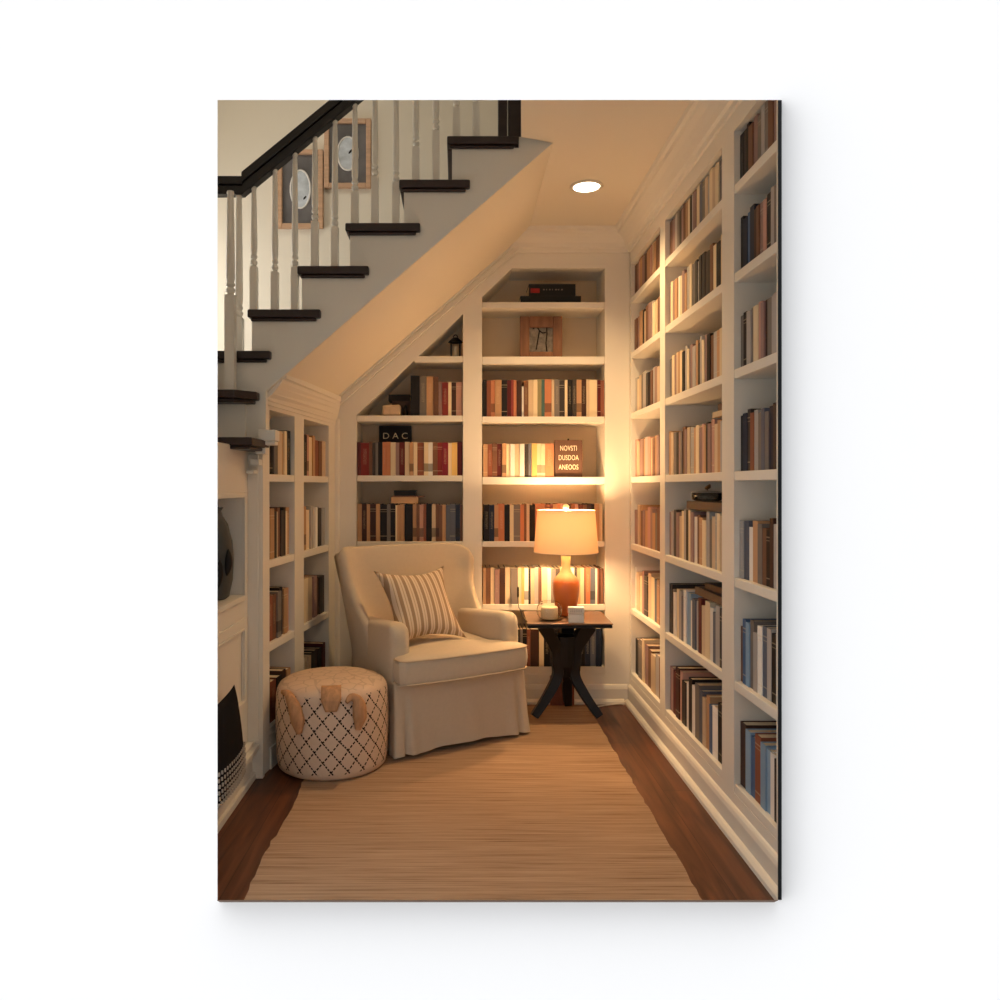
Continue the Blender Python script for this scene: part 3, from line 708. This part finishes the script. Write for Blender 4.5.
# block, dark boxed book, small black figure, DAC sign (left column)
Y = YB + .06; z0 = pz(415.5, YB) + .001
m = MB().box(-.055, .055, -.03, .05, 0, .064); o = m.build('stone_block', mat('cream_stone', (214, 184, 150), .8, noise=((30, 30, 30), .1)), None, bevel=.012, seg=3)
o.location = (px(392, Y), Y, z0 + .006); o.rotation_euler = (0, R(-2), 0); tag(o, 'cream rough stone block beside black-spined books under the slope', 'ornament')
o.location.z = z0 + .003
o = lying('book', 388.5, 410, 394.5, 401, YB + .125, .11, charcoal, 'charcoal book lying flat behind the cream stone block', 'book')
sb = MB().box(px(390, YB), px(409.5, YB), YB + .128, YB + .23, z0, pz(401, YB + .125) - .0008).build('box', mat('dark_brown_box', (70, 48, 38), .6)); tag(sb, 'dark brown box under the lying charcoal book, behind the stone block', 'box')
o = MB().lathe([(.016, 0), (.018, .01), (.012, .03), (.006, .04), (.011, .05), (.009, .062), (.002, .066)], (0, 0, 0), 16).build('figurine', blackm, None, smooth=True)
o.location = (px(405.5, YB + .05), YB + .05, z0); tag(o, 'tiny black figurine right of the cream stone block', 'ornament')
Y = YB + .235; z0 = pz(475.5, YB) + .001
a, b_, z1 = px(379, Y), px(411.5, Y), pz(422.6, YB)
sg = thing('sign', 'black sign lettered D A C standing behind a book row', 'sign', ((a + b_) / 2, Y, z0)); w = (b_ - a) / 2
MB().box(-w, w, 0, .015, 0, z1 - z0).build('board', mat('black_board', (34, 27, 26), .6, .3), sg, bevel=.002, seg=1)
text_mesh('D A C', .054, goldtxt, sg, (0, -.001, z1 - z0 - .082), sp=1.0, sx=1.12)
# brown plaque on R3
Y = YB + .03; z0 = pz(477, YB) + .001
a, b_, z1 = px(554.5, Y), px(582.5, Y), pz(440, Y)
sg = thing('plaque', 'brown plaque with three lines of pale capital lettering at the end of a book row', 'sign', ((a + b_) / 2, Y, z0)); w = (b_ - a) / 2; h = z1 - z0
MB().box(-w, w, 0, .02, 0, h).build('board', mat('brown_board', (92, 66, 54), .6, .3), sg, bevel=.002, seg=1)
for k, s_ in enumerate(('NOVSTI', 'DUSDOA', 'ANEOOS')): text_mesh(s_, .043, goldtxt, sg, (0, -.001, h - .064 - k * .057), sx=.66, sp=1.06)
MB().lathe([(.006, 0), (.006, .006), (.002, .009)], (0, .01, h), 10).build('hanger_knob', blackm, sg)
# small stack on the row above the armchair
zt = pz(541.5, YB) + .222 * 1.021 + .002
o = lying('book', 391, 418, 498, 504, YB + .02, .16, mat('tan_cover', (196, 154, 112), .6), 'tan book lying flat on the book row above the armchair', 'book'); o.location.z = zt
h_ = pz(498, YB + .02) - pz(504, YB + .02)
o = lying('book', 394, 416, 491, 496.5, YB + .03, .14, blackm, 'small black book topping the stack above the armchair', 'book'); o.location.z = zt + h_ + .0085
o = lying('book', 391.5, 424, 496.8, 498, YB + .022, .15, mat('brown_cover', (120, 84, 62), .6), 'thin brown book between tan and black books above the armchair', 'book'); o.location.z = zt + h_ + .0008

# right bookcase: objects laid on the book rows
def lay_right(ya, yb, z0, h, mt, label, depth=.17, setb=.02, rz=0, name='book', cat='book'):
    c = .003; w = ya - yb
    m = MB().box(0, w, 0, c, 0, h).box(0, w, c, depth, 0, c).box(0, w, c, depth, h - c, h)
    o = m.build(name, mt); o.location = (XR + setb, ya, z0); o.rotation_euler = (0, 0, -math.pi / 2 + rz)
    MB().box(.003, w - .003, c, depth - .004, c, h - c).build('pages', pagem, o)
    return tag(o, label, cat)
top = lambda si, hh=1.105: ZS[si] + TH + hts[si] * hh + .001
z_ = top(2); lay_right(3.45, 2.99, z_, .036, mat('umber_cover', (88, 70, 56), .6), 'large umber book lying under the glass dish in right bookcase middle bay', .17)
y_, zd = 3.35, z_ + .037
dish = thing('glass_dish', 'low glass dish with metal bird lid on the umber book at right', 'dish', (XR + .082, y_, zd)); dish.scale = (1, 1, .66)
MB().lathe([(.002, 0), (.05, 0), (.066, .01), (.07, .05), (.067, .054), (.064, .05), (.06, .014), (.002, .010)], (0, 0, 0), 28, cap=False).build('bowl', glass, dish, smooth=True)
MB().lathe([(.071, .056), (.072, .06), (.04, .068), (.006, .072)], (0, 0, 0), 28).build('lid', mat('grey_metal_lid', (150, 142, 132), .45), dish, smooth=True)
m = MB().tube([(-.0, .03, .085), (0, .012, .086), (0, -.012, .094), (0, -.028, .108), (0, -.034, .112)], [.003, .010, .012, .006, .002], 10); m.tube([(0, 0, .07), (0, 0, .088)], .003, 6)
m.build('bird_finial', brass, dish, smooth=True)
z_ = top(1); lay_right(3.33, 2.97, z_, .034, mat('walnut_cover', (58, 40, 36), .5), 'dark walnut book lying on the pale books in right bookcase, lower of two', .19)
lay_right(3.24, 2.965, z_ + .035, .026, mat('ebony_cover', (34, 28, 28), .5), 'black book atop the dark walnut one in right bookcase', .17, .035, R(4))
z_ = top(3, 1.065); lay_right(3.10, 2.955, z_, .022, mat('ecru_cover', (206, 178, 142), .6), 'small ecru book lying at eye level in right bookcase middle bay', .13)
lay_right(3.06, 2.955, z_ + .023, .03, mat('sepia_cover', (96, 66, 50), .6), 'small sepia book atop the ecru one at eye level', .12, .028)

# vase in the niche
va = thing('vase', 'dark grey vase with black leaf shapes in the left wall niche', 'vase', (-1.035, 3.115, nz0 + .001))
prof = [(.07, 0), (.082, .01), (.096, .08), (.1, .16), (.094, .24), (.076, .31), (.055, .345), (.05, .365), (.058, .38), (.05, .38), (.042, .365)]
MB().lathe(prof, (0, 0, 0), 40).build('body', vasem, va, smooth=True)
m = MB()
for th, z0_, ln in ((-.9, .05, .12), (-.45, .10, .11), (-1.35, .07, .13)):
    P = []
    for i in range(9):
        zz = z0_ + ln * i / 8; r_ = .0985 if .06 < zz < .24 else .095
        P.append((r_ * math.cos(th + .1 * i / 8), r_ * math.sin(th + .1 * i / 8), zz))
    m.tube(P, [.002 + .017 * math.sin(math.pi * i / 8) ** .8 for i in range(9)], 8, flat=1)
o = m.build('leaf_decoration', blackm, va, smooth=True)

# black cushion with pale stitching on the ledge at lower left
cu = thing('cushion', 'black woven cushion with pale stitched fringe leaning on the left wall', 'cushion', (XL + .022, 2.74, .171), 0)
def pillow_mesh(w, h, t_, pinch=.10, n=22):
    m = MB(); g_ = {}
    for s_ in (1, -1):
        for i in range(n + 1):
            for j in range(n + 1):
                u, v = -1 + 2 * i / n, -1 + 2 * j / n
                edge = i in (0, n) or j in (0, n)
                if edge and s_ == -1: g_[(s_, i, j)] = g_[(1, i, j)]; continue
                x = u * w / 2 * (1 - pinch * (1 - v * v)); y = v * h / 2 * (1 - pinch * (1 - u * u))
                z = 0 if edge else s_ * t_ / 2 * ((1 - u * u) * (1 - v * v)) ** .42
                g_[(s_, i, j)] = m.bm.verts.new((x, y, z))
    for s_ in (1, -1):
        for i in range(n):
            for j in range(n):
                q = [g_[(s_, i, j)], g_[(s_, i + 1, j)], g_[(s_, i + 1, j + 1)], g_[(s_, i, j + 1)]]
                m.bm.faces.new(q if s_ == 1 else q[::-1])
    return m
o = pillow_mesh(.40, .36, .09).build('cover', throwm, cu, smooth=True)
o.location = (.05, 0, .172); o.rotation_euler = (R(90), R(0), R(90 - 0)); o.rotation_euler = (R(84), 0, R(90))
m = MB()
for r_ in range(6):
    for k in range(16):
        yy = -.16 + k * .021 + .004 * (r_ % 2); zz = .022 + r_ * .021
        u, v = (yy + .003) / .2, (zz - .166) / .18
        if abs(u) > .93 or abs(v) > .93: continue
        xx = .05 - .104 * (zz - .166) + .045 * ((1 - u * u) * (1 - v * v)) ** .42
        m.box(xx - .004, xx + .0025, yy, yy + .006, zz, zz + .012)
m.build('stitching', fringem, cu)

# ------------------------------------------------------------------ pictures on the stair wall
def stair_pic(x0, x1, y0, y1, label, eye):
    Y = YW - .03
    a, b_, z0, z1 = px(x0, Y), px(x1, Y), pz(y1, Y), pz(y0, Y); w, h = (b_ - a) / 2, z1 - z0
    o = thing('picture_frame', label, 'picture', ((a + b_) / 2, YW - .003, z0), 0, 'pictures on the stair wall'); fw = .032
    m = MB().box(-w, -w + fw, -.028, 0, 0, h).box(w - fw, w, -.028, 0, 0, h).box(-w + fw, w - fw, -.028, 0, 0, fw).box(-w + fw, w - fw, -.028, 0, h - fw, h)
    m.build('frame', lightwood, o, bevel=.005, seg=2)
    MB().box(-w + fw, w - fw, -.012, -.002, fw, h - fw).build('mount', matdark, o)
    rx, rz = (w - fw) * .55, h * .24; cz = h * .5
    pts = [(rx * math.cos(k * math.pi / 20), cz + rz * math.sin(k * math.pi / 20)) for k in range(40)]
    MB().prism_y(pts, -.0145, -.0121).build('print', matpale, o)
    MB().tube([(x, -.0145, z) for x, z in pts], .006, 6, True).build('oval_rim', paper, o)
    m = MB()
    for ex_, ez, r_ in eye:
        m.prism_y([(ex_ * rx + r_ * .7 * math.cos(k * math.pi / 8) + r_ * .8 * math.sin(k * math.pi / 8), cz + ez * rz + r_ * 1.3 * math.sin(k * math.pi / 8)) for k in range(16)], -.0165, -.0146)
    m.build('dark_marks', blackm, o)
stair_pic(277, 323, 149, 228, 'lower left wooden framed oval picture on the stair wall behind balusters', [(.45, -.45, .009)])
stair_pic(324, 371, 118, 187.5, 'upper right wooden framed oval picture on the stair wall behind balusters', [(.25, .12, .011)])

# ------------------------------------------------------------------ ceiling downlight
dlx, dly = px(586.5, 3.81), 3.81
dl = thing('ceiling_light', 'round recessed downlight glowing in the ceiling', 'light', (dlx, dly, CZ))
MB().lathe([(.082, 0), (.084, -.004), (.070, -.008), (.066, -.003)], (0, 0, 0), 40, cap=False).build('trim_ring', ceilpaint, dl, smooth=True)
MB().lathe([(.0665, -.004), (.0665, -.002)], (0, 0, 0), 40).build('lens', emis('downlight_glow', (1.0, .86, .66), 9), dl)
light('downlight_beam', 'SPOT', (dlx, dly, CZ - .015), (0, 0, 0), SPOT_W, (1.0, .66, .33), spot_size=R(124), spot_blend=1.0, shadow_soft_size=.06)

# ------------------------------------------------------------------ rug
m = MB(); rr = random.Random(3); n = 60
L_, Rr_ = [], []
y0r, y1r = 1.95, 4.41
for i in range(n + 1):
    y = y0r + (y1r - y0r) * i / n
    L_.append((-.674 + rr.uniform(-.006, .006) + .006 * math.sin(y * 9), y)); Rr_.append((.763 + rr.uniform(-.004, .004), y))
m.prism_z(L_[::-1] + Rr_, .0005, .009)
o = m.build('rug', rugm); tag(o, 'long tan woven rug laid over the dark wooden floor', 'rug')
RZ = .0095

# ------------------------------------------------------------------ armchair
CA = R(30)
ch = thing('armchair', 'oatmeal slipcovered wing armchair with pleated skirt in the corner', 'armchair', (-.006, 3.775, RZ), CA)
hw = .37
# skirt
def skirt_loop(f, z):
    pts = []
    x0, x1, y0, y1 = -hw - .012 * f, hw + .022 * f, -.055 - .025 * f, .575
    per = []
    N = 60
    for i in range(N): per.append((x0 + (x1 - x0) * i / N, y0, 0, -1))
    for i in range(N): per.append((x1, y0 + (y1 - y0) * i / N, 1, 0))
    for i in range(N): per.append((x1 - (x1 - x0) * i / N, y1, 0, 1))
    for i in range(N): per.append((x0, y1 - (y1 - y0) * i / N, -1, 0))
    for k, (x, y, nx, ny) in enumerate(per):
        s_ = k / len(per) * 2 * math.pi
        off = f * .006 * math.sin(s_ * 9 + .6) + f * .002 * math.sin(s_ * 23)
        # pleat notches near the corners of the front and at the sides
        for kx in (-.315, .33):
            if ny == -1: off -= .035 * f * math.exp(-((x - kx) / .010) ** 2) - .016 * f * math.exp(-((x - kx - .03 * (1 if kx < 0 else -1)) / .03) ** 2)
        if nx == -1 or nx == 1: off -= .03 * f * math.exp(-((y - .02) / .010) ** 2)
        zz = z
        if f > .95: zz = z + .016 * (1 - abs(x) / hw) * (ny == -1) + .003 * math.sin(s_ * 14)
        # taper towards the back
        tx = 1 - .10 * max(0, y) / .58
        pts.append(((x + nx * off) * tx, y + ny * off, zz))
    return pts
m = MB(); rings = []
for f, z in ((0, .355), (0, .345), (.15, .28), (.4, .19), (.7, .09), (1.0, .012)):
    rings.append([m.bm.verts.new(p_) for p_ in skirt_loop(f, z)])
for a, b_ in zip(rings, rings[1:]):
    n = len(a)
    for i in range(n): m.bm.faces.new((a[i], a[(i + 1) % n], b_[(i + 1) % n], b_[i]))
m.bm.faces.new(rings[0])
m.build('skirt', fabric, ch, smooth=True)
# arms with wings
side_prof = [(-.022, .10), (-.025, .30), (-.026, .50), (-.022, .575), (-.004, .611), (.03, .625), (.10, .622), (.20, .612), (.30, .603), (.40, .598), (.50, .598), (.56, .59), (.575, .56), (.575, .45), (.57, .10)]
sp2 = smooth_open([(y, z, 0) for y, z in side_prof], 4)
for s_ in (-1, 1):
    m = MB(); outer_r, mid_r, inner_r = [], [], []
    # cross-section rings across thickness with rounded edge (inset towards outline centre)
    secs = [(0, .030), (.006, .014), (.02, .003), (.04, 0), (.065, 0), (.085, .003), (.097, .014), (.102, .030)]
    P = [Vector((p_.x, p_.y)) for p_ in sp2]; n = len(P)
    nor = []
    for i in range(n):
        t_ = (P[min(i + 1, n - 1)] - P[max(i - 1, 0)]).normalized(); nor.append(Vector((t_.y, -t_.x)))
    rings = []
    for dx, ins in secs:
        rg = []
        for i in range(n):
            q = P[i] + nor[i] * ins
            flare = .02 * max(0, (P[i].y - .60) / .2)
            thick = 1 - .25 * min(1, max(0, (P[i].y - .63) / .15))
            x = s_ * (hw + flare - dx * thick) * (1 - (.10 - .07 * min(1, P[i].y / .95)) * max(0, P[i].x) / .58)
            rg.append(m.bm.verts.new((x, q.x, q.y)))
        rings.append(rg)
    for a, b_ in zip(rings, rings[1:]):
        for i in range(n - 1): m.bm.faces.new((a[i], a[i + 1], b_[i + 1], b_[i]))
    m.bm.faces.new(rings[0]); m.bm.faces.new(rings[-1])
    m.bm.faces.new([r_[0] for r_ in rings]); m.bm.faces.new([r_[-1] for r_ in rings])
    m.build('arm', fabric, ch, smooth=True, bevel=0)
# backrest with shallow wings: one lofted shell, wings curling forward at both sides
m = MB(); NU, NV = 44, 18
def back_sec(z):
    k = (z - .30) / .65
    W = .352 + .070 * max(0, (z - .42) / .53)          # widens towards the top
    cx = -.022 * max(0, k)
    yi = .452 + .085 * k; yo = .578 + .028 * k
    e = min(1, max(0, (z - .59) / .24)); D = .19 - .135 * (1 - (1 - e) ** 1.7)   # wing edge sweeps down into the arm
    P = []
    for i in range(NU + 1):                            # inner face left to right
        u = -1 + 2 * i / NU
        P.append((cx + u * (W - .048), yi - D * abs(u) ** 7 - .012 * math.sin(math.pi * min(1, max(0, k))) * (1 - u * u), u * (W - .048) / W))
    for dx, dy in ((.040, -.006), (.026, -.008), (.010, -.002), (.001, .014)): P.append((cx + W - dx, yi - D + dy, (W - dx) / W))
    P.append((cx + W + .002, (yo + yi - D) / 2, 1)); P.append((cx + W, yo - .07, 1))
    for i in range(13):
        u = 1 - 2 * i / 12
        P.append((cx + u * (W - .02 * (abs(u) > .9)), yo - .045 * abs(u) ** 6, u))
    P.append((cx - W, yo - .07, -1)); P.append((cx - W - .002, (yo + yi - D) / 2, -1))
    for dx, dy in ((.001, .014), (.010, -.002), (.026, -.008), (.040, -.006)): P.append((cx - W + dx, yi - D + dy, -(W - dx) / W))
    return P
def ztop(u):
    rr_ = .27 if u > 0 else .10; q_ = max(0, (abs(u) - (1 - rr_)) / rr_)
    return .952 + .010 * (1 - u * u) + (.010 * max(0, -u - .6) / .4) - (.105 if u > 0 else .03) * (1 - math.sqrt(max(0, 1 - q_ * q_)))
rings = []
for j in range(NV + 1):
    t_ = j / NV
    sec = back_sec(.30 + .65 * t_); cyr = .545 + .02 * t_
    rings.append([m.bm.verts.new((x, y, .30 + (ztop(u) - .022 - .30) * t_)) for x, y, u in sec])
for ins, dz in ((.14, .010), (.34, .018), (.62, .0215), (.85, .022)):      # rolled top edge
    sec = back_sec(.95); rg = []
    for x, y, u in sec:
        ym = .548 - .045 * abs(u) ** 5
        xm = x if abs(u) < .93 else x * .965
        rg.append(m.bm.verts.new((x + (xm - x) * ins, y + (ym - y) * ins, ztop(u) - .022 + dz)))
    rings.append(rg)
for a_, b_ in zip(rings, rings[1:]):
    n = len(a_)
    for i in range(n): m.bm.faces.new((a_[i], a_[(i + 1) % n], b_[(i + 1) % n], b_[i]))
# close the top along the ridge: join inner and outer edges
last = rings[-1]; m.bm.faces.new(last); m.bm.faces.new(rings[0][::-1])
m.build('backrest', fabric, ch, smooth=True)
# T cushion
iw = hw - .104
out = [(-.365, -.095), (-.34, -.118), (-.2, -.132), (0, -.138), (.2, -.132), (.34, -.118), (.365, -.095), (.365, -.03), (.352, -.012), (.30, -.010), (iw, .01), (iw, .08), (iw, .25), (iw - .005, .43), (iw - .03, .455), (0, .46), (-iw + .03, .455), (-iw + .005, .43), (-iw, .25), (-iw, .08), (-iw, .01), (-.30, -.010), (-.352, -.012), (-.365, -.03)]
ol = []
for i in range(len(out)):
    a, b_ = Vector(out[i]), Vector(out[(i + 1) % len(out)])
    for k in range(6): ol.append(a.lerp(b_, k / 6))
cen = Vector((0, .10)); m = MB(); rings = []
ZC0, ZC1 = .350, .470
for sc_, z in ((.0, ZC0), (.96, ZC0), (.985, ZC0 + .004), (1.0, ZC0 + .03), (1.006, (ZC0 + ZC1) / 2), (1.0, ZC1 - .022), (.985, ZC1 - .002), (.95, ZC1 + .004), (.8, ZC1 + .014), (.55, ZC1 + .022), (.25, ZC1 + .026)):
    if sc_ == 0: continue
    rings.append([m.bm.verts.new(((cen + (p_ - cen) * sc_).x, (cen + (p_ - cen) * sc_).y, z)) for p_ in ol])
for a, b_ in zip(rings, rings[1:]):
    n = len(a)
    for i in range(n): m.bm.faces.new((a[i], a[(i + 1) % n], b_[(i + 1) % n], b_[i]))
m.bm.faces.new(rings[0][::-1]); m.bm.faces.new(rings[-1])
cus = m.build('seat_cushion', fabric, ch, smooth=True)
m = MB()
for z, k in ((ZC1 - .004, .992), (ZC0 + .006, .994)):
    m.tube([((cen + (p_ - cen) * k).x, (cen + (p_ - cen) * k).y, z) for p_ in ol], .0045, 6, True)
m.build('piping', pipingm, cus, smooth=True)

# striped pillow leaning in the chair
bot, topm = Vector((-.148, 3.83, .492)), Vector((-.270, 4.03, .838))
v_ = (topm - bot).normalized(); ex = Vector((math.cos(CA), math.sin(CA), 0)); ex = Matrix.Rotation(R(5), 3, v_.cross(ex)) @ ex
ex = (ex - v_ * ex.dot(v_)).normalized(); nz_ = ex.cross(v_)
o = pillow_mesh(.42, .43, .16, .22).build('throw_pillow', pillowm, None, smooth=True)
M3 = Matrix((ex, v_, nz_)).transposed().to_4x4(); M3.translation = (bot + topm) / 2 + nz_ * .03
o.matrix_world = M3; tag(o, 'cream and taupe striped throw pillow on the armchair seat', 'pillow')

# ------------------------------------------------------------------ pouf
PR, PH = .257, .40
pf = thing('pouf', 'round cream pouf with black diamond stitching and tan tassels by the armchair', 'pouf', (-.587, 3.51, 0))
prof = [(.0, 0), (PR * .9, 0), (PR * .965, .012), (PR * .99, .04), (PR * 1.0, .12), (PR * 1.015, .2), (PR * 1.01, .28), (PR * 1.0, .335), (PR * .985, .36), (PR * .94, .38), (PR * .85, .394), (PR * .7, .402), (PR * .4, .408), (.002, .41)]
MB().lathe(prof, (0, 0, 0), 72).build('body', poufm, pf, smooth=True)
pf.location.z = .0098
def ear(pts, rads, name='tassel'):
    """soft suede tassel hanging from the rim: (angle, height) waypoints"""
    P = []
    for k, (th, zz, _) in enumerate(smooth_open([(math.radians(a_), z_, 0) for a_, z_ in pts], 5)):
        rr_ = PR * (1.012 if zz < .35 else 1.012 - (zz - .35) * 2.2) + .014
        P.append((rr_ * math.cos(th), rr_ * math.sin(th), zz))
    n = len(P); m_ = len(rads) - 1
    rd = [rads[min(m_, int(i / (n - 1) * m_))] * (1 - (i / (n - 1) * m_) % 1) + rads[min(m_, int(i / (n - 1) * m_) + 1)] * ((i / (n - 1) * m_) % 1) for i in range(n)]
    MB().tube(P, rd, 12).build(name, leather, pf, smooth=True)
ear([(-138, .375), (-128, .372), (-119, .34), (-114, .28), (-112, .215)], [.010, .016, .022, .029, .031, .012])
ear([(-68, .350), (-63, .368), (-57, .35), (-55, .29), (-57, .225)], [.008, .014, .020, .030, .031, .012])
# folded suede tab over the rim
m = MB()
def tabp(th, s_):
    if s_ < .35: r_ = PR * (.80 + .19 * s_ / .35); z = .399 - .036 * (s_ / .35) ** 2
    else: r_ = PR * 1.0 + .006; z = .362 - (s_ - .35) * .085
    return Vector((r_ * math.cos(th), r_ * math.sin(th), z + .006))
g_ = {}
for i in range(9):
    for j in range(11):
        s_ = j / 10; w = .21 * (1 - .55 * s_); th = R(-82) + w * (-1 + 2 * i / 8)
        p_ = tabp(th, s_); g_[0, i, j] = m.bm.verts.new(p_); dn = Vector((p_.x, p_.y, 0)).normalized() * (.006 if s_ > .3 else .001) + Vector((0, 0, .006 if s_ <= .35 else .0))
        g_[1, i, j] = m.bm.verts.new(p_ + dn)
for i in range(8):
    for j in range(10):
        for k in (0, 1):
            q = (g_[k, i, j], g_[k, i + 1, j], g_[k, i + 1, j + 1], g_[k, i, j + 1]); m.bm.faces.new(q if k else q[::-1])
for i in range(8):
    for j in (0, 10): m.bm.faces.new((g_[0, i, j], g_[0, i + 1, j], g_[1, i + 1, j], g_[1, i, j]))
for j in range(10):
    for i in (0, 8): m.bm.faces.new((g_[0, i, j], g_[0, i, j + 1], g_[1, i, j + 1], g_[1, i, j]))
m.build('suede_tab', leather, pf, smooth=True)

# ------------------------------------------------------------------ side table
TX, TY, TZ = .605, 4.215, .564
tb = thing('side_table', 'small side table with brown top and curved black legs under the lamp', 'table', (TX, TY, RZ))
tt = TZ - RZ
m = MB().prism_z([(-.235, -.205), (.225, -.205), (.235, .205), (-.22, .205)], tt - .008, tt); m.build('table_top', tabletopw, tb, bevel=.003, seg=2)
m = MB().prism_z([(-.232, -.202), (.222, -.202), (.232, .202), (-.217, .202)], tt - .026, tt - .0082); m.build('apron_edge', tablewood, tb, bevel=.003, seg=1)
def leg(dx, dy, tx, ty):
    P = [(tx, ty, tt - .027), (tx * .72, ty * .72, tt - .09), (tx * .42, ty * .42, tt - .17), (tx * .30 + dx * .06, ty * .3 + dy * .06, tt - .25), (dx * .28, dy * .28, tt - .33), (dx * .62, dy * .62, tt - .44), (dx, dy, 0.020)]
    P = smooth_open(P, 5); n = len(P)
    MB().tube(P, [.060 - .027 * i / (n - 1) for i in range(n)], 4, flat=.85).build('leg', tablewood, tb, bevel=.004, seg=2)
leg(-.185, -.08, -.135, -.06); leg(.175, -.085, .12, -.06); leg(.035, .165, .02, .11)
MB().lathe([(.04, tt - .33), (.062, tt - .27), (.07, tt - .2), (.08, tt - .1)], (0, 0, 0), 12).build('hub', tablewood, tb)

# ------------------------------------------------------------------ lamp
LX, LY = px(566, 4.26), 4.26
la = thing('table_lamp', 'amber ceramic table lamp with glowing orange drum shade on the side table', 'lamp', (LX, LY, TZ + .0008))
prof = [(.044, 0), (.050, .004), (.053, .02), (.062, .06), (.071, .11), (.075, .155), (.073, .19), (.062, .215), (.043, .235), (.031, .25), (.026, .27), (.025, .30), (.027, .34)]
MB().lathe(prof, (0, 0, 0), 40).build('base', lampm, la, smooth=True)
MB().lathe([(.027, .34), (.034, .345), (.034, .362), (.024, .366), (.012, .368), (.012, .40)], (0, 0, 0), 28).build('collar', candle, la, smooth=True)
sz0, sz1 = pz(552, LY) - TZ, pz(510.5, LY) - TZ
r0_, r1_ = .181, .163
m = MB().lathe([(r0_, sz0), (r1_, sz1)], (0, 0, 0), 64, cap=False); m.build('shade', shadem, la, smooth=True)
for r_, z in ((r0_, sz0), (r1_, sz1)):
    MB().tube([(r_ * math.cos(k * math.pi / 24), r_ * math.sin(k * math.pi / 24), z) for k in range(48)], .0025, 6, True).build('shade_rim', candle, la, smooth=True)
m = MB()
for k in range(3): m.tube([(0, 0, sz1 - .006), (r1_ * math.cos(k * 2.094 + .5), r1_ * math.sin(k * 2.094 + .5), sz1 - .002)], .0016, 6)
m.tube([(.0, 0, .395), (.03, 0, .41), (.04, 0, .5), (.025, 0, sz1 - .02), (0, 0, sz1 - .005)], .0018, 6); m.tube([(0, 0, .395), (-.03, 0, .41), (-.04, 0, .5), (-.025, 0, sz1 - .02), (0, 0, sz1 - .005)], .0018, 6)
m.build('harp', brass, la, smooth=True)
MB().lathe([(.004, sz1 - .006), (.007, sz1 + .004), (.014, sz1 + .010), (.0175, sz1 + .02), (.014, sz1 + .031), (.004, sz1 + .036)], (0, 0, 0), 20).build('finial', candle, la, smooth=True)
brad = .028
MB().lathe([(.002, .40), (.012, .402), (.012, .47), (.014, .49), (.026, .515), (brad, .53), (.025, .55), (.012, .562), (.002, .565)], (0, 0, 0), 20).build('bulb', emis('bulb_glow', (1.0, .63, .32), LAMP_W / (math.pi * 4 * math.pi * .028 ** 2)), la, smooth=True)

# bowl, card box, cords
gb = thing('glass_bowl', 'clear round glass bowl holding a cream candle beside the lamp', 'bowl', (px(549.5, 4.13), 4.13, TZ + .0008))
prof = smooth_open([(.040, 0, 0), (.058, .012, 0), (.070, .04, 0), (.068, .07, 0), (.056, .092, 0), (.05, .098, 0)], 4)
pi_ = [(p_.x, p_.y) for p_ in prof] + [(p_.x - .003, max(p_.y, .004)) for p_ in prof[::-1]]
MB().lathe(pi_, (0, 0, 0), 36, cap=False).build('bowl', glass, gb, smooth=True)
MB().lathe([(.044, .005), (.047, .01), (.047, .065), (.042, .072), (.004, .07)], (0, 0, 0), 28).build('candle', candle, gb, smooth=True)
cb = thing('card_box', 'small white stacked box with faint lettering at the table edge', 'box', (px(576, 4.05), 4.05, TZ + .0008), R(-4))
MB().box(-.041, .041, -.02, .02, 0, .042).box(-.037, .037, -.018, .018, .042, .046).build('box', paper, cb, bevel=.003, seg=2)
MB().box(-.043, .043, -.021, .021, .046, .083).build('lid', mat('white_lid', (226, 220, 212), .6), cb, bevel=.004, seg=2)
m = MB()
for r_ in range(2):
    for k in range(7): m.box(-.032 + k * .0095, -.032 + k * .0095 + .006, -.0218, -.021, .058 + r_ * .009, .062 + r_ * .009)
m.build('lettering', mat('grey_print', (168, 160, 152), .6), cb)
pts = smooth_open([(.318, YB - .004, .66), (.322, YB - .012, .60), (.33, 4.44, .575), (.355, 4.3, .572), (.385, 4.1, .5715)], 6)
m = MB().tube(pts, .0022, 6); m.box(.312, .324, YB - .010, YB - .002, .64, .685)
pts = smooth_open([(.765, 4.43, .012), (.80, 4.40, .005), (.86, 4.42, .006), (.95, 4.455, .006), (.985, 4.44, .005)], 6)
o = MB().tube(pts, .004, 6).build('lamp_cord', cordw, None, smooth=True); tag(o, 'white cord lying on the floor by the back baseboard', 'cord')
pts = smooth_open([(px(518, 4.47), 4.47, pz(596, 4.47)), (px(518.5, 4.45), 4.45, pz(606, 4.45)), (px(520, 4.36), 4.36, TZ + .02), (px(523, 4.2), 4.2, TZ + .003), (px(527, 4.06), 4.06, TZ + .003)], 6)
o = MB().tube(pts, .0025, 6).build('cable', cordb, None, smooth=True); tag(o, 'thin black cable dropping onto the left end of the side table', 'cord')
MB().tube([pts[0] + Vector((0, 0, .055)), pts[0] + Vector((0, 0, .045)), pts[0] + Vector((0, 0, .0)), pts[0] - Vector((0, 0, .01))], [.004, .0065, .0065, .003], 8).build('plug', cordb, o, smooth=True)
# reddish box on the floor beneath the table
o = MB().box(-.07, .07, -.02, .02, 0, .175).build('storage_box', mat('red_brown_box', (132, 74, 52), .5, noise=((40, 8, 8), .2)), None, bevel=.004, seg=2)
o.location = (px(562, 4.435), 4.437, .0005)
tag(o, 'reddish brown box standing on the floor behind the side table legs', 'box')
